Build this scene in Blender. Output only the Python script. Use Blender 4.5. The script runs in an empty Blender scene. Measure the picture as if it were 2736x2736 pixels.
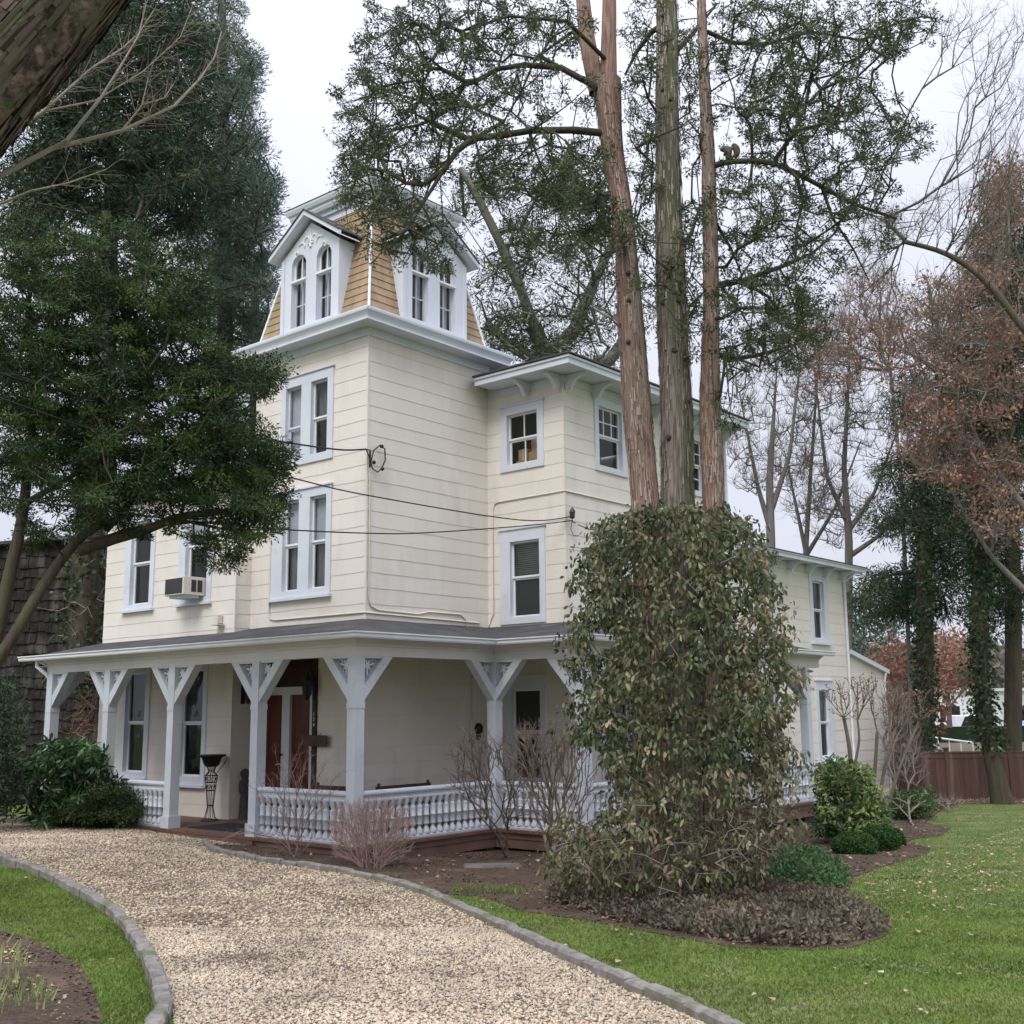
import bpy, math, random
import numpy as np
from mathutils import Vector, Matrix, geometry
S = bpy.context.scene
R = math.radians
# ---------------------------------------------------------------- camera
EYE, FPX, CX, PITCH, ROLL = 1.96, 3030.83, 1383.07, 0.1731, -0.0112
cd = bpy.data.cameras.new('camera'); cam = bpy.data.objects.new('camera', cd)
S.collection.objects.link(cam); S.camera = cam
cd.sensor_width = 36; cd.lens = FPX/2736*36; cd.shift_x = -(CX-1368)/2736
cd.clip_start = .1; cd.clip_end = 2000
cam.matrix_world = Matrix.Translation((0, 0, EYE)) @ Matrix.Rotation(R(90)+PITCH, 4, 'X') @ Matrix.Rotation(ROLL, 4, 'Z')
# ---------------------------------------------------------------- sky, sun, exposure
SUN_EL, SUN_ROT = R(48), R(200)
w = bpy.data.worlds.new('World'); S.world = w; w.use_nodes = True
nt = w.node_tree; bg = nt.nodes['Background']
sky = nt.nodes.new('ShaderNodeTexSky'); sky.sky_type = 'NISHITA'; sky.sun_disc = False
sky.sun_elevation = SUN_EL; sky.sun_rotation = SUN_ROT; sky.dust_density = 6; sky.air_density = 1.2
mx = nt.nodes.new('ShaderNodeMix'); mx.data_type = 'RGBA'; mx.inputs[0].default_value = .88
tc = nt.nodes.new('ShaderNodeTexCoord'); no = nt.nodes.new('ShaderNodeTexNoise'); no.inputs['Scale'].default_value = 1.6; no.inputs['Detail'].default_value = 4
cl = nt.nodes.new('ShaderNodeValToRGB')
cl.color_ramp.elements[0].color = (6.7, 7.0, 8.3, 1); cl.color_ramp.elements[1].color = (8.3, 8.5, 9.7, 1)
cl.color_ramp.elements[0].position = .3; cl.color_ramp.elements[1].position = .7
nt.links.new(tc.outputs['Generated'], no.inputs['Vector']); nt.links.new(no.outputs['Fac'], cl.inputs[0])
nt.links.new(sky.outputs[0], mx.inputs[6]); nt.links.new(cl.outputs[0], mx.inputs[7])
# an overcast sky is brightest overhead
sx_ = nt.nodes.new('ShaderNodeSeparateXYZ'); nt.links.new(tc.outputs['Generated'], sx_.inputs[0])
pz = nt.nodes.new('ShaderNodeMath'); pz.operation = 'POWER'; pz.inputs[1].default_value = 3.5; pz.use_clamp = True; nt.links.new(sx_.outputs['Z'], pz.inputs[0])
mz = nt.nodes.new('ShaderNodeMath'); mz.operation = 'MULTIPLY_ADD'; mz.inputs[1].default_value = 2.6; mz.inputs[2].default_value = .92; nt.links.new(pz.outputs[0], mz.inputs[0])
vm = nt.nodes.new('ShaderNodeVectorMath'); vm.operation = 'SCALE'; nt.links.new(mx.outputs[2], vm.inputs[0]); nt.links.new(mz.outputs[0], vm.inputs['Scale'])
nt.links.new(vm.outputs[0], bg.inputs[0]); bg.inputs[1].default_value = .1
sl = bpy.data.lights.new('sun', 'SUN'); sl.energy = 1.4; sl.angle = R(24); sl.color = (1, .96, .9)
so = bpy.data.objects.new('sun', sl); S.collection.objects.link(so)
# sun_rotation is measured clockwise from +Y: direction towards the sun
sd = Vector((math.sin(SUN_ROT)*math.cos(SUN_EL), math.cos(SUN_ROT)*math.cos(SUN_EL), math.sin(SUN_EL)))
so.rotation_euler = sd.to_track_quat('Z', 'Y').to_euler()
S.view_settings.view_transform = 'Standard'; S.view_settings.look = 'None'
S.view_settings.exposure = 0.27; S.view_settings.gamma = 1
random.seed(7); rng = np.random.default_rng(7)

# ---------------------------------------------------------------- ground height and pixel rays
def gz(X, Y):
    z = .35-.037*min(Y, 20)-.022*max(0, min(Y, 34)-20)
    t = min(1, max(0, (Y-9)/8)); t = t*t*(3-2*t)
    return z+min(.35, max(0, (-X-.5)*.055))*t
cp, sp, cr, sr = math.cos(PITCH), math.sin(PITCH), math.cos(ROLL), math.sin(ROLL)
def ray(u, v):                       # u, v on a 1932 px wide copy of the photo
    a, b = u/.70614-CX, v/.70614-1368
    x = (cr*a+sr*b)/FPX; y = -(-sr*a+cr*b)/FPX
    return Vector((x, cp-sp*y, sp+cp*y))
def G(u, v):                         # where the ray meets the ground
    d = ray(u, v); t = 10
    for i in range(60):
        g = gz(d.x*t, d.y*t)-EYE
        t = t*min(3, max(.3, g/(d.z*t))) if d.z < 0 else t*1.1
    return Vector((d.x*t, d.y*t, d.z*t+EYE))
def at(u, v, Y):                     # the point on the ray at distance Y
    d = ray(u, v); t = Y/d.y
    return Vector((d.x*t, Y, d.z*t+EYE))
def ground(u, v, dz=0):
    p = G(u, v); return Vector((p.x, p.y, gz(p.x, p.y)+dz))

# ---------------------------------------------------------------- objects
def tag(o, label=None, cat=None, group=None, kind=None):
    for k, v in (('label', label), ('category', cat), ('group', group), ('kind', kind)):
        if v: o[k] = v
    return o
def empty(name, loc=(0, 0, 0), rz=0, label=None, cat=None, group=None):
    o = bpy.data.objects.new(name, None); S.collection.objects.link(o)
    o.location = loc; o.rotation_euler = (0, 0, rz); o.empty_display_size = .1
    return tag(o, label, cat, group)
def link(name, me, parent=None, loc=None):
    o = bpy.data.objects.new(name, me); S.collection.objects.link(o)
    if parent: o.parent = parent
    if loc is not None: o.location = loc
    return o
def npmesh(name, V, F, mats, parent=None, rnd=None, smooth=False, mi=None, loc=None):
    V = np.asarray(V, np.float32); F = np.asarray(F, np.int32); n, k = F.shape
    me = bpy.data.meshes.new(name); me.vertices.add(len(V)); me.vertices.foreach_set('co', V.ravel())
    me.loops.add(n*k); me.loops.foreach_set('vertex_index', F.ravel())
    me.polygons.add(n); me.polygons.foreach_set('loop_start', np.arange(0, n*k, k, dtype=np.int32))
    me.polygons.foreach_set('loop_total', np.full(n, k, np.int32))
    for m in (mats if isinstance(mats, (list, tuple)) else [mats]): me.materials.append(m)
    if mi is not None: me.polygons.foreach_set('material_index', np.asarray(mi, np.int32))
    if smooth: me.polygons.foreach_set('use_smooth', np.ones(n, bool))
    if rnd is not None:
        a = me.attributes.new('rnd', 'FLOAT', 'FACE'); a.data.foreach_set('value', np.asarray(rnd, np.float32))
    me.update(); me.validate()
    return link(name, me, parent, loc)
class MB:
    def __init__(s): s.v = []; s.f = []; s.sm = []
    def add(s, vs, fs, smooth=False):
        b = len(s.v); s.v += [tuple(v) for v in vs]; s.f += [tuple(i+b for i in f) for f in fs]; s.sm += [smooth]*len(fs); return s
    def box(s, x0, x1, y0, y1, z0, z1):
        x0, x1 = sorted((x0, x1)); y0, y1 = sorted((y0, y1)); z0, z1 = sorted((z0, z1))
        return s.add([(x, y, z) for z in (z0, z1) for y in (y0, y1) for x in (x0, x1)],
              [(0, 2, 3, 1), (4, 5, 7, 6), (0, 1, 5, 4), (2, 6, 7, 3), (0, 4, 6, 2), (1, 3, 7, 5)])
    def tube(s, pts, rad, n=6, caps=True):
        pts = [Vector(p) for p in pts]
        if not isinstance(rad, (list, tuple)): rad = [rad]*len(pts)
        vs = []; up = None
        for i, p in enumerate(pts):
            d = (pts[min(i+1, len(pts)-1)]-pts[max(i-1, 0)])
            if d.length < 1e-9: d = Vector((0, 0, 1))
            d.normalize()
            if up is None: up = Vector((1, 0, 0)) if abs(d.x) < .8 else Vector((0, 1, 0))
            a = d.cross(up).normalized(); b = a.cross(d); up = b
            vs += [p+(a*math.cos(t)+b*math.sin(t))*rad[i] for t in [2*math.pi*k/n for k in range(n)]]
        fs = [(i*n+k, i*n+(k+1) % n, (i+1)*n+(k+1) % n, (i+1)*n+k) for i in range(len(pts)-1) for k in range(n)]
        s.add(vs, fs, True)
        if caps: s.add(vs[:n], [tuple(range(n))]); s.add(vs[-n:], [tuple(range(n))[::-1]])
        return s
    def lathe(s, c, prof, n=12, smooth=True):
        vs = [(c[0]+r*math.cos(2*math.pi*k/n), c[1]+r*math.sin(2*math.pi*k/n), c[2]+z) for z, r in prof for k in range(n)]
        fs = [(i*n+k, i*n+(k+1) % n, (i+1)*n+(k+1) % n, (i+1)*n+k) for i in range(len(prof)-1) for k in range(n)]
        return s.add(vs, fs, smooth).add(vs[-n:], [tuple(range(n))]).add(vs[:n], [tuple(range(n))[::-1]])
    def prism(s, poly, f0, f1):      # poly: list of 2D; f0, f1 map 2D -> 3D at the two ends
        n = len(poly); a = [f0(p) for p in poly]; b = [f1(p) for p in poly]
        return s.add(a+b, [tuple(range(n)), tuple(range(2*n-1, n-1, -1))]+[(i, i+n, (i+1) % n+n, (i+1) % n) for i in range(n)])
    def sweep(s, path, prof, closed=False):   # prof: closed list (out, z), out = right of the path
        n = len(path); m = len(prof); vs = []
        P = [Vector(p) for p in path]
        for i in range(n):
            d0 = (P[i]-P[i-1]).normalized() if (i > 0 or closed) else (P[1]-P[0]).normalized()
            d1 = (P[(i+1) % n]-P[i]).normalized() if (i < n-1 or closed) else d0
            n0, n1 = Vector((d0.y, -d0.x)), Vector((d1.y, -d1.x))
            mt = (n0+n1); mt = mt/mt.dot(n0) if mt.length > 1e-6 else n0
            vs += [(P[i].x+mt.x*o, P[i].y+mt.y*o, z) for o, z in prof]
        e = n if closed else n-1
        s.add(vs, [(i*m+k, i*m+(k+1) % m, ((i+1) % n)*m+(k+1) % m, ((i+1) % n)*m+k) for i in range(e) for k in range(m)])
        if not closed: s.add(vs[:m], [tuple(range(m))]); s.add(vs[-m:], [tuple(range(m))[::-1]])
        return s
    def build(s, name, m, parent=None, loc=None, bevel=0):
        me = bpy.data.meshes.new(name); me.from_pydata(s.v, [], s.f)
        me.polygons.foreach_set('use_smooth', s.sm); me.materials.append(m); me.update()
        import bmesh
        b = bmesh.new(); b.from_mesh(me); bmesh.ops.recalc_face_normals(b, faces=b.faces)
        if bevel: bmesh.ops.bevel(b, geom=[e for e in b.edges if e.is_manifold and e.calc_face_angle(0) > .5], offset=bevel, segments=1, affect='EDGES')
        b.to_mesh(me); b.free()
        return link(name, me, parent, loc)

# ---------------------------------------------------------------- materials
def _n(nt, t, **k):
    n = nt.nodes.new(t)
    for a, b in k.items():
        if a in n.inputs: n.inputs[a].default_value = b
        else: setattr(n, a, b)
    return n
def mk(name, c1, c2=None, scale=3, rough=.7, bump=0, bscale=60, stretch=(1, 1, 1), detail=5, c3=None, s3=.6, metal=0, spec=.3, lo=.35, hi=.65, t3=(.55, .7)):
    m = bpy.data.materials.new(name); m.use_nodes = True; nt = m.node_tree; L = nt.links.new
    b = nt.nodes['Principled BSDF']; b.inputs['Roughness'].default_value = rough
    b.inputs['Metallic'].default_value = metal; b.inputs['Specular IOR Level'].default_value = spec
    tc = _n(nt, 'ShaderNodeTexCoord'); mp = _n(nt, 'ShaderNodeMapping'); mp.inputs['Scale'].default_value = stretch
    L(tc.outputs['Object'], mp.inputs[0])
    if c2 is None: c2 = tuple(x*.9 for x in c1)
    no = _n(nt, 'ShaderNodeTexNoise', Scale=scale, Detail=detail); L(mp.outputs[0], no.inputs['Vector'])
    r = _n(nt, 'ShaderNodeValToRGB'); r.color_ramp.elements[0].position = lo; r.color_ramp.elements[1].position = hi
    r.color_ramp.elements[0].color = (*c1, 1); r.color_ramp.elements[1].color = (*c2, 1); L(no.outputs['Fac'], r.inputs[0])
    out = r.outputs[0]
    if c3:
        n3 = _n(nt, 'ShaderNodeTexNoise', Scale=s3, Detail=6); L(mp.outputs[0], n3.inputs['Vector'])
        r3 = _n(nt, 'ShaderNodeMapRange'); r3.inputs['From Min'].default_value = t3[0]; r3.inputs['From Max'].default_value = t3[1]
        L(n3.outputs['Fac'], r3.inputs['Value'])
        mx = _n(nt, 'ShaderNodeMix', data_type='RGBA'); L(r3.outputs[0], mx.inputs[0]); L(out, mx.inputs[6]); mx.inputs[7].default_value = (*c3, 1)
        out = mx.outputs[2]
    L(out, b.inputs['Base Color'])
    if bump:
        nb = _n(nt, 'ShaderNodeTexNoise', Scale=bscale, Detail=4); L(mp.outputs[0], nb.inputs['Vector'])
        bp = _n(nt, 'ShaderNodeBump'); bp.inputs['Strength'].default_value = 1; bp.inputs['Distance'].default_value = bump
        L(nb.outputs['Fac'], bp.inputs['Height']); L(bp.outputs[0], b.inputs['Normal'])
    return m
def leafmat(name, cols, trans=.25, rough=.55, spec=.25):
    m = bpy.data.materials.new(name); m.use_nodes = True; nt = m.node_tree; L = nt.links.new
    b = nt.nodes['Principled BSDF']; b.inputs['Roughness'].default_value = rough; b.inputs['Specular IOR Level'].default_value = spec
    at_ = _n(nt, 'ShaderNodeAttribute', attribute_name='rnd'); r = _n(nt, 'ShaderNodeValToRGB'); L(at_.outputs['Fac'], r.inputs[0])
    e = r.color_ramp.elements; n = len(cols); e[0].color = (*cols[0], 1); e[1].color = (*cols[-1], 1)
    for i in range(1, n-1): e.new(i/(n-1)).color = (*cols[i], 1)
    tc = _n(nt, 'ShaderNodeTexCoord'); no = _n(nt, 'ShaderNodeTexNoise', Scale=1.3, Detail=3); L(tc.outputs['Object'], no.inputs['Vector'])
    mr = _n(nt, 'ShaderNodeMapRange'); mr.inputs['From Min'].default_value = .3; mr.inputs['From Max'].default_value = .7
    mr.inputs['To Min'].default_value = .75; mr.inputs['To Max'].default_value = 1.3; L(no.outputs['Fac'], mr.inputs['Value'])
    hs = _n(nt, 'ShaderNodeHueSaturation'); L(r.outputs[0], hs.inputs['Color']); L(mr.outputs[0], hs.inputs['Value'])
    L(hs.outputs[0], b.inputs['Base Color'])
    if trans:
        t = _n(nt, 'ShaderNodeBsdfTranslucent'); L(hs.outputs[0], t.inputs[0]); mx = _n(nt, 'ShaderNodeMixShader'); mx.inputs[0].default_value = trans
        L(b.outputs[0], mx.inputs[1]); L(t.outputs[0], mx.inputs[2]); L(mx.outputs[0], nt.nodes['Material Output'].inputs[0])
    return m
def plain(name, c, rough=.6, spec=.3, metal=0): return mk(name, c, tuple(min(1, x*1.06) for x in c), scale=4, rough=rough, spec=spec, metal=metal)
M = {}
M['wall'] = mk('cream_siding', (.785, .74, .685), (.74, .695, .64), scale=.9, rough=.75, bump=.002, bscale=25, stretch=(1.6, 1.6, .4), c3=(.66, .61, .56), s3=1.5, t3=(.55, .8))
def siding_joints(m):                 # butt joints and slightly different boards
    nt = m.node_tree; L = nt.links.new; b = nt.nodes['Principled BSDF']; src = b.inputs['Base Color'].links[0].from_socket
    tc = _n(nt, 'ShaderNodeTexCoord'); sx = _n(nt, 'ShaderNodeSeparateXYZ'); L(tc.outputs['Object'], sx.inputs[0])
    ad = _n(nt, 'ShaderNodeMath', operation='ADD'); L(sx.outputs[0], ad.inputs[0]); L(sx.outputs[1], ad.inputs[1])
    az = _n(nt, 'ShaderNodeMath', operation='ADD'); L(sx.outputs[2], az.inputs[0]); az.inputs[1].default_value = .0534
    cx_ = _n(nt, 'ShaderNodeCombineXYZ'); L(ad.outputs[0], cx_.inputs[0]); L(az.outputs[0], cx_.inputs[1])
    br = _n(nt, 'ShaderNodeTexBrick'); br.offset = .37; br.squash = 1; L(cx_.outputs[0], br.inputs['Vector'])
    for k, v in (('Scale', 1), ('Mortar Size', .004), ('Brick Width', 1.22), ('Row Height', .28), ('Mortar Smooth', .3), ('Bias', 0)): br.inputs[k].default_value = v
    br.inputs['Color1'].default_value = (1, 1, 1, 1); br.inputs['Color2'].default_value = (.945, .945, .94, 1); br.inputs['Mortar'].default_value = (.84, .83, .81, 1)
    mx = _n(nt, 'ShaderNodeMix', data_type='RGBA', blend_type='MULTIPLY'); mx.inputs[0].default_value = 1; L(src, mx.inputs[6]); L(br.outputs[0], mx.inputs[7]); L(mx.outputs[2], b.inputs['Base Color'])
siding_joints(M['wall'])
M['trim'] = mk('pale_blue_trim', (.655, .685, .755), (.61, .64, .71), scale=1.5, rough=.55, c3=(.56, .57, .60), s3=3, t3=(.62, .8))
M['post'] = mk('blue_grey_post_paint', (.57, .61, .665), (.52, .56, .61), scale=2, rough=.55, bump=.0015, bscale=30, c3=(.44, .46, .46), s3=4, t3=(.58, .78))
M['beam'] = mk('off_white_beam', (.66, .64, .63), (.60, .58, .57), scale=1.2, rough=.6)
M['white'] = mk('white_gutter', (.80, .83, .88), (.70, .72, .76), scale=2, rough=.35, stretch=(1, 1, 8))
M['sash'] = mk('white_sash', (.80, .82, .85), rough=.5)
M['ceil'] = mk('porch_ceiling', (.55, .52, .46), (.48, .45, .40), scale=2, rough=.7)
M['fret'] = mk('fretwork_paint', (.66, .70, .76), rough=.6)
M['deck'] = mk('brown_deck', (.17, .095, .072), (.115, .065, .05), scale=2, rough=.6, bump=.002, bscale=30, stretch=(1, 8, 1))
M['skirt'] = mk('brown_skirt', (.20, .115, .09), (.14, .085, .07), scale=2.5, rough=.6)
M['roof'] = mk('dark_roofing_felt', (.075, .075, .078), (.045, .045, .048), scale=2.5, rough=.9, bump=.004, bscale=90, c3=(.12, .105, .08), s3=1.2)
M['roof_dark'] = mk('black_roofing', (.09, .09, .095), (.055, .055, .06), scale=3, rough=.9)
M['found'] = mk('foundation_stone', (.17, .15, .13), (.10, .09, .08), scale=3, rough=.9, bump=.01, bscale=8)
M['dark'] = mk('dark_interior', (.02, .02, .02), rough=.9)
M['dwood'] = mk('dark_brown_wood', (.055, .022, .017), (.035, .014, .012), scale=3, rough=.5, stretch=(4, 4, 1))
M['door'] = mk('mahogany_door', (.15, .040, .028), (.085, .022, .016), scale=2, rough=.32, stretch=(6, 6, 1), spec=.5)
M['iron'] = mk('black_iron', (.012, .012, .013), rough=.45, spec=.5)
M['shade'] = mk('window_shade', (.55, .55, .62), (.47, .47, .55), scale=1.5, rough=.8)
M['curtain'] = mk('grey_curtain', (.24, .24, .26), (.10, .10, .11), scale=9, rough=.9, stretch=(6, 6, .3))
M['blind'] = mk('venetian_blind', (.42, .42, .40), rough=.7)
M['screen'] = mk('dark_screen', (.045, .045, .05), (.03, .03, .035), scale=1, rough=.6)
M['bench'] = mk('brown_bench_wood', (.10, .05, .04), (.07, .035, .03), scale=4, rough=.5)
M['wire'] = plain('cable_black', (.03, .03, .03)); M['conduit'] = mk('cream_conduit', (.72, .66, .58), rough=.5)
M['box'] = mk('cardboard', (.42, .26, .13), (.35, .22, .11), scale=6, rough=.9)
g = bpy.data.materials.new('window_glass'); g.use_nodes = True; n = g.node_tree
b = n.nodes['Principled BSDF']; n.nodes.remove(b)
tr = _n(n, 'ShaderNodeBsdfTransparent'); tr.inputs[0].default_value = (.80, .84, .84, 1); gl = _n(n, 'ShaderNodeBsdfGlossy', Roughness=.03)
nb = _n(n, 'ShaderNodeTexNoise', Scale=1.7, Detail=1); bp_ = _n(n, 'ShaderNodeBump'); bp_.inputs['Distance'].default_value = .012; n.links.new(nb.outputs['Fac'], bp_.inputs['Height'])
n.links.new(bp_.outputs[0], gl.inputs['Normal'])
lw = _n(n, 'ShaderNodeLayerWeight', Blend=.5); pw_ = _n(n, 'ShaderNodeMath', operation='POWER'); pw_.inputs[1].default_value = 4
ml_ = _n(n, 'ShaderNodeMath', operation='MULTIPLY_ADD'); ml_.inputs[1].default_value = .5; ml_.inputs[2].default_value = .05; mxs = _n(n, 'ShaderNodeMixShader')
n.links.new(lw.outputs['Facing'], pw_.inputs[0]); n.links.new(pw_.outputs[0], ml_.inputs[0])
n.links.new(ml_.outputs[0], mxs.inputs[0]); n.links.new(tr.outputs[0], mxs.inputs[1]); n.links.new(gl.outputs[0], mxs.inputs[2])
n.links.new(mxs.outputs[0], n.nodes['Material Output'].inputs[0]); M['glass'] = g
# cedar shingles of the tower: courses follow height, moss streaks run down
def shingle():
    m = mk('wood_shingles', (.38, .275, .175), (.28, .20, .13), scale=5, rough=.8, bump=.003, bscale=40, stretch=(1, 1, .35), c3=(.23, .20, .08), s3=1.1, t3=(.54, .70))
    return m
M['shingle'] = shingle()
# ================================================================ THE HOUSE
# local x runs away to the right, local y away to the left, z = 0 is the porch floor
YAW = .8734; W_, T_, Q_, P_ = 3.303, 3.308, .366, 1.966
HX, HY = -2.7238, 20.1089
house = empty('house', (HX, HY, 0), YAW, 'cream Victorian house with a mansard-roofed corner tower and a wraparound porch', 'house')
def hw(x, y, z=0):                   # house coordinates to world
    c, s = math.cos(YAW), math.sin(YAW); return Vector((HX+c*x-s*y, HY+s*x+c*y, z))
def mp(pl, c, s, d, z): return (c-d, s, z) if pl == 'x' else (s, c-d, z)
def wbox(mb, pl, c, s0, s1, d0, d1, z0, z1):
    a = mp(pl, c, s0, d0, z0); b = mp(pl, c, s1, d1, z1); mb.box(a[0], b[0], a[1], b[1], z0, z1)
COURSE, Z0 = .28, 1.9066+1.96-.28*14
def siding(mb, pl, c, s0, s1, z0, z1, holes=(), proud=.006):
    zs = {z0, z1}; k = math.ceil((z0-Z0)/COURSE)
    while Z0+k*COURSE < z1: zs.add(round(Z0+k*COURSE, 4)); k += 1
    for h in holes: zs |= {max(z0, h[2]), min(z1, h[3])}
    zs = sorted(z for z in zs if z0 <= z <= z1)
    ss = {s0, s1} | {x for h in holes for x in h[:2] if s0 < x < s1}
    x = s0
    while x < s1: ss.add(x); x += .45
    ss = sorted(ss); ss = [a for i, a in enumerate(ss) if i == 0 or a-ss[i-1] > 1e-4]
    def wob(s, z): return .006*math.sin(s*2.7+z*9)+.004*math.sin(s*7.1+z*23)
    def dd(z): f = ((z-Z0)/COURSE) % 1; return f
    inside = lambda s, z: any(h[0] < s < h[1] and h[2] < z < h[3] for h in holes)
    for i in range(len(zs)-1):
        a, b = zs[i], zs[i+1]
        if b-a < 1e-4: continue
        fa = dd(a+1e-5); fb = dd(b-1e-5); da = proud*(1-fa); db = proud*(1-fb)
        edge = fa < .01
        for j in range(len(ss)-1):
            p, q = ss[j], ss[j+1]
            if inside((p+q)/2, (a+b)/2): continue
            w0 = wob(p, a) if edge else 0; w1 = wob(q, a) if edge else 0
            mb.add([mp(pl, c, p, da, a+w0), mp(pl, c, q, da, a+w1), mp(pl, c, q, db, b+.011), mp(pl, c, p, db, b+.011)], [(0, 1, 2, 3)])
            if edge: mb.add([mp(pl, c, p, da, a+w0), mp(pl, c, q, da, a+w1), mp(pl, c, q, -.002, a+w1), mp(pl, c, p, -.002, a+w0)], [(0, 1, 2, 3)])
    return mb
def window(pl, c, cas, units, drip=True, sill=.0, mat='trim'):
    """cas = (s0, s1, z0, z1) outer casing; unit = dict(s=(a,b), z=(a,b), meet, mu, ml, up, lo)"""
    s0, s1, z0, z1 = cas; mb = MB(); us = sorted(units, key=lambda u: u['s'][0])
    zb = min(u['z'][0] for u in us); zt = max(u['z'][1] for u in us)
    wbox(mb, pl, c, s0, s1, -.02, .035, zt, z1); wbox(mb, pl, c, s0, s1, -.02, .037, z0, zb)
    xs = [s0]+[x for u in us for x in u['s']]+[s1]
    for k in range(0, len(xs), 2): wbox(mb, pl, c, xs[k], xs[k+1], -.02, .033, zb, zt)
    for u in us:                      # reveals
        a, b = u['s']; t0, t1 = u['z']
        wbox(mb, pl, c, a-.02, a, -.13, -.02, t0-.02, t1+.02); wbox(mb, pl, c, b, b+.02, -.13, -.02, t0-.02, t1+.02)
        wbox(mb, pl, c, a, b, -.13, -.02, t1, t1+.02); wbox(mb, pl, c, a, b, -.13, -.02, t0-.02, t0)
    if drip: wbox(mb, pl, c, s0-.03, s1+.03, -.01, .065, z1, z1+.03)
    o = mb.build('window', M[mat], house)
    if sill:
        mb = MB(); wbox(mb, pl, c, s0-.03, s1+.03, -.01, .09, z0-.05, z0); mb.build('sill', M[mat], o)
    for u in us:
        a, b = u['s']; t0, t1 = u['z']; m = u.get('meet'); sb = MB(); f = .035
        secs = [(t0, m, -.075, u.get('ml', (0, 0)), u.get('lo')), (m, t1, -.045, u.get('mu', (0, 0)), u.get('up'))] if m else [(t0, t1, -.05, u.get('mu', (0, 0)), u.get('up'))]
        for (p, q, d, (nv, nh), sh) in secs:
            wbox(sb, pl, c, a, b, d-.03, d, p, p+f*1.1); wbox(sb, pl, c, a, b, d-.03, d, q-f, q)
            wbox(sb, pl, c, a, a+f, d-.03, d, p+f*1.1, q-f); wbox(sb, pl, c, b-f, b, d-.03, d, p+f*1.1, q-f)
            for k in range(nv):
                x = a+(b-a)*(k+1)/(nv+1); wbox(sb, pl, c, x-.012, x+.012, d-.025, d-.003, p+f*1.1, q-f)
            for k in range(nh):
                z = p+(q-p)*(k+1)/(nh+1); wbox(sb, pl, c, a+f, b-f, d-.027, d-.005, z-.012, z+.012)
            gm = MB(); gm.add([mp(pl, c, *t) for t in ((a+f, d-.015, p+f*1.1), (b-f, d-.015, p+f*1.1), (b-f, d-.015, q-f), (a+f, d-.015, q-f))], [(0, 1, 2, 3)]); gm.build('pane', M['glass'], o)
            if sh:
                sm = MB(); dz = {'shade': -.14, 'curtain': -.2, 'screen': -.12, 'blind': -.15}[sh]
                if sh == 'blind':
                    z = p
                    while z < q: 
                        A = [mp(pl, c, a, dz-.012, z), mp(pl, c, b, dz-.012, z), mp(pl, c, b, dz+.012, z+.03), mp(pl, c, a, dz+.012, z+.03)]
                        sm.add(A, [(0, 1, 2, 3)]); z += .042
                elif sh == 'curtain':
                    N = 24; vs = []
                    for k in range(N+1):
                        x = a+(b-a)*k/N; dd_ = dz+.02*math.sin(k*1.9); vs += [mp(pl, c, x, dd_, p), mp(pl, c, x, dd_, q)]
                    sm.add(vs, [(2*k, 2*k+2, 2*k+3, 2*k+1) for k in range(N)], True)
                else: wbox(sm, pl, c, a, b, dz-.004, dz, p, q)
                sm.build({'shade': 'window_shade', 'curtain': 'curtain', 'screen': 'screen', 'blind': 'window_blind'}[sh], M[sh], o)
        sb.build('sash', M[u.get('sm', 'sash')], o)
    return [(u['s'][0]-.01, u['s'][1]+.01, u['z'][0]-.01, u['z'][1]+.01) for u in us]
def U(s0, s1, z0, z1, meet=None, **k): return dict(s=(s0, s1), z=(z0, z1), meet=meet, **k)

# ---- windows first, they give the holes
hx0 = window('x', 0, (.93, 2.48, 6.65, 8.43), [U(1.09, 1.57, 6.80, 8.24, 7.50, up='curtain'), U(1.86, 2.33, 6.80, 8.24, 7.42, up='shade', lo='shade', sm='trim')])  # pale sheet behind the left unit imitates sky reflected in its glass
hx0 += window('x', 0, (.93, 2.66, 4.10, 6.15), [U(1.07, 1.54, 4.23, 5.98, 5.11, up='shade', lo='curtain'), U(1.86, 2.33, 4.23, 5.98, 5.11, up='shade', lo='curtain')], sill=1)
hxw = window('x', W_, (-1.49, -.36, 6.67, 8.0), [U(-1.33, -.55, 6.80, 7.83, 7.31, mu=(1, 0), ml=(1, 0))])
hxw += window('x', W_, (-1.48, -.33, 3.62, 5.48), [U(-1.34, -.60, 3.75, 5.24, 4.52, up='blind', lo='screen')])
hxw += window('x', W_, (-1.45, -.46, .55, 2.60), [U(-1.31, -.60, .66, 2.36, 1.55, up='screen')], sill=1)
hyp = window('y', -P_, (4.31, 5.43, 6.67, 8.19), [U(4.44, 5.25, 6.79, 8.02, 7.42, mu=(2, 1))])
hyp += window('y', -P_, (7.5, 8.56, 6.67, 8.12), [U(7.68, 8.48, 6.79, 7.95, 7.38, mu=(2, 1), ml=(2, 1))])
hyp += window('y', -P_, (4.30, 5.42, 3.62, 5.46), [U(4.44, 5.27, 3.75, 5.25, 4.52, up='blind', lo='screen')])
hyp += window('y', -P_, (7.5, 8.56, 3.62, 5.46), [U(7.66, 8.40, 3.75, 5.25, 4.52, up='blind', lo='screen')])
hyp += window('y', -P_, (4.30, 5.42, .55, 2.60), [U(4.44, 5.27, .66, 2.36, 1.55, up='screen')])
hyp += window('y', -P_, (7.5, 8.56, .55, 2.60), [U(7.66, 8.40, .66, 2.36, 1.55, up='screen')])
hyr = window('y', -P_, (10.75, 11.65, 3.60, 5.36), [U(10.88, 11.5, 3.70, 5.2, 4.45, up='blind', lo='blind')])
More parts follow.
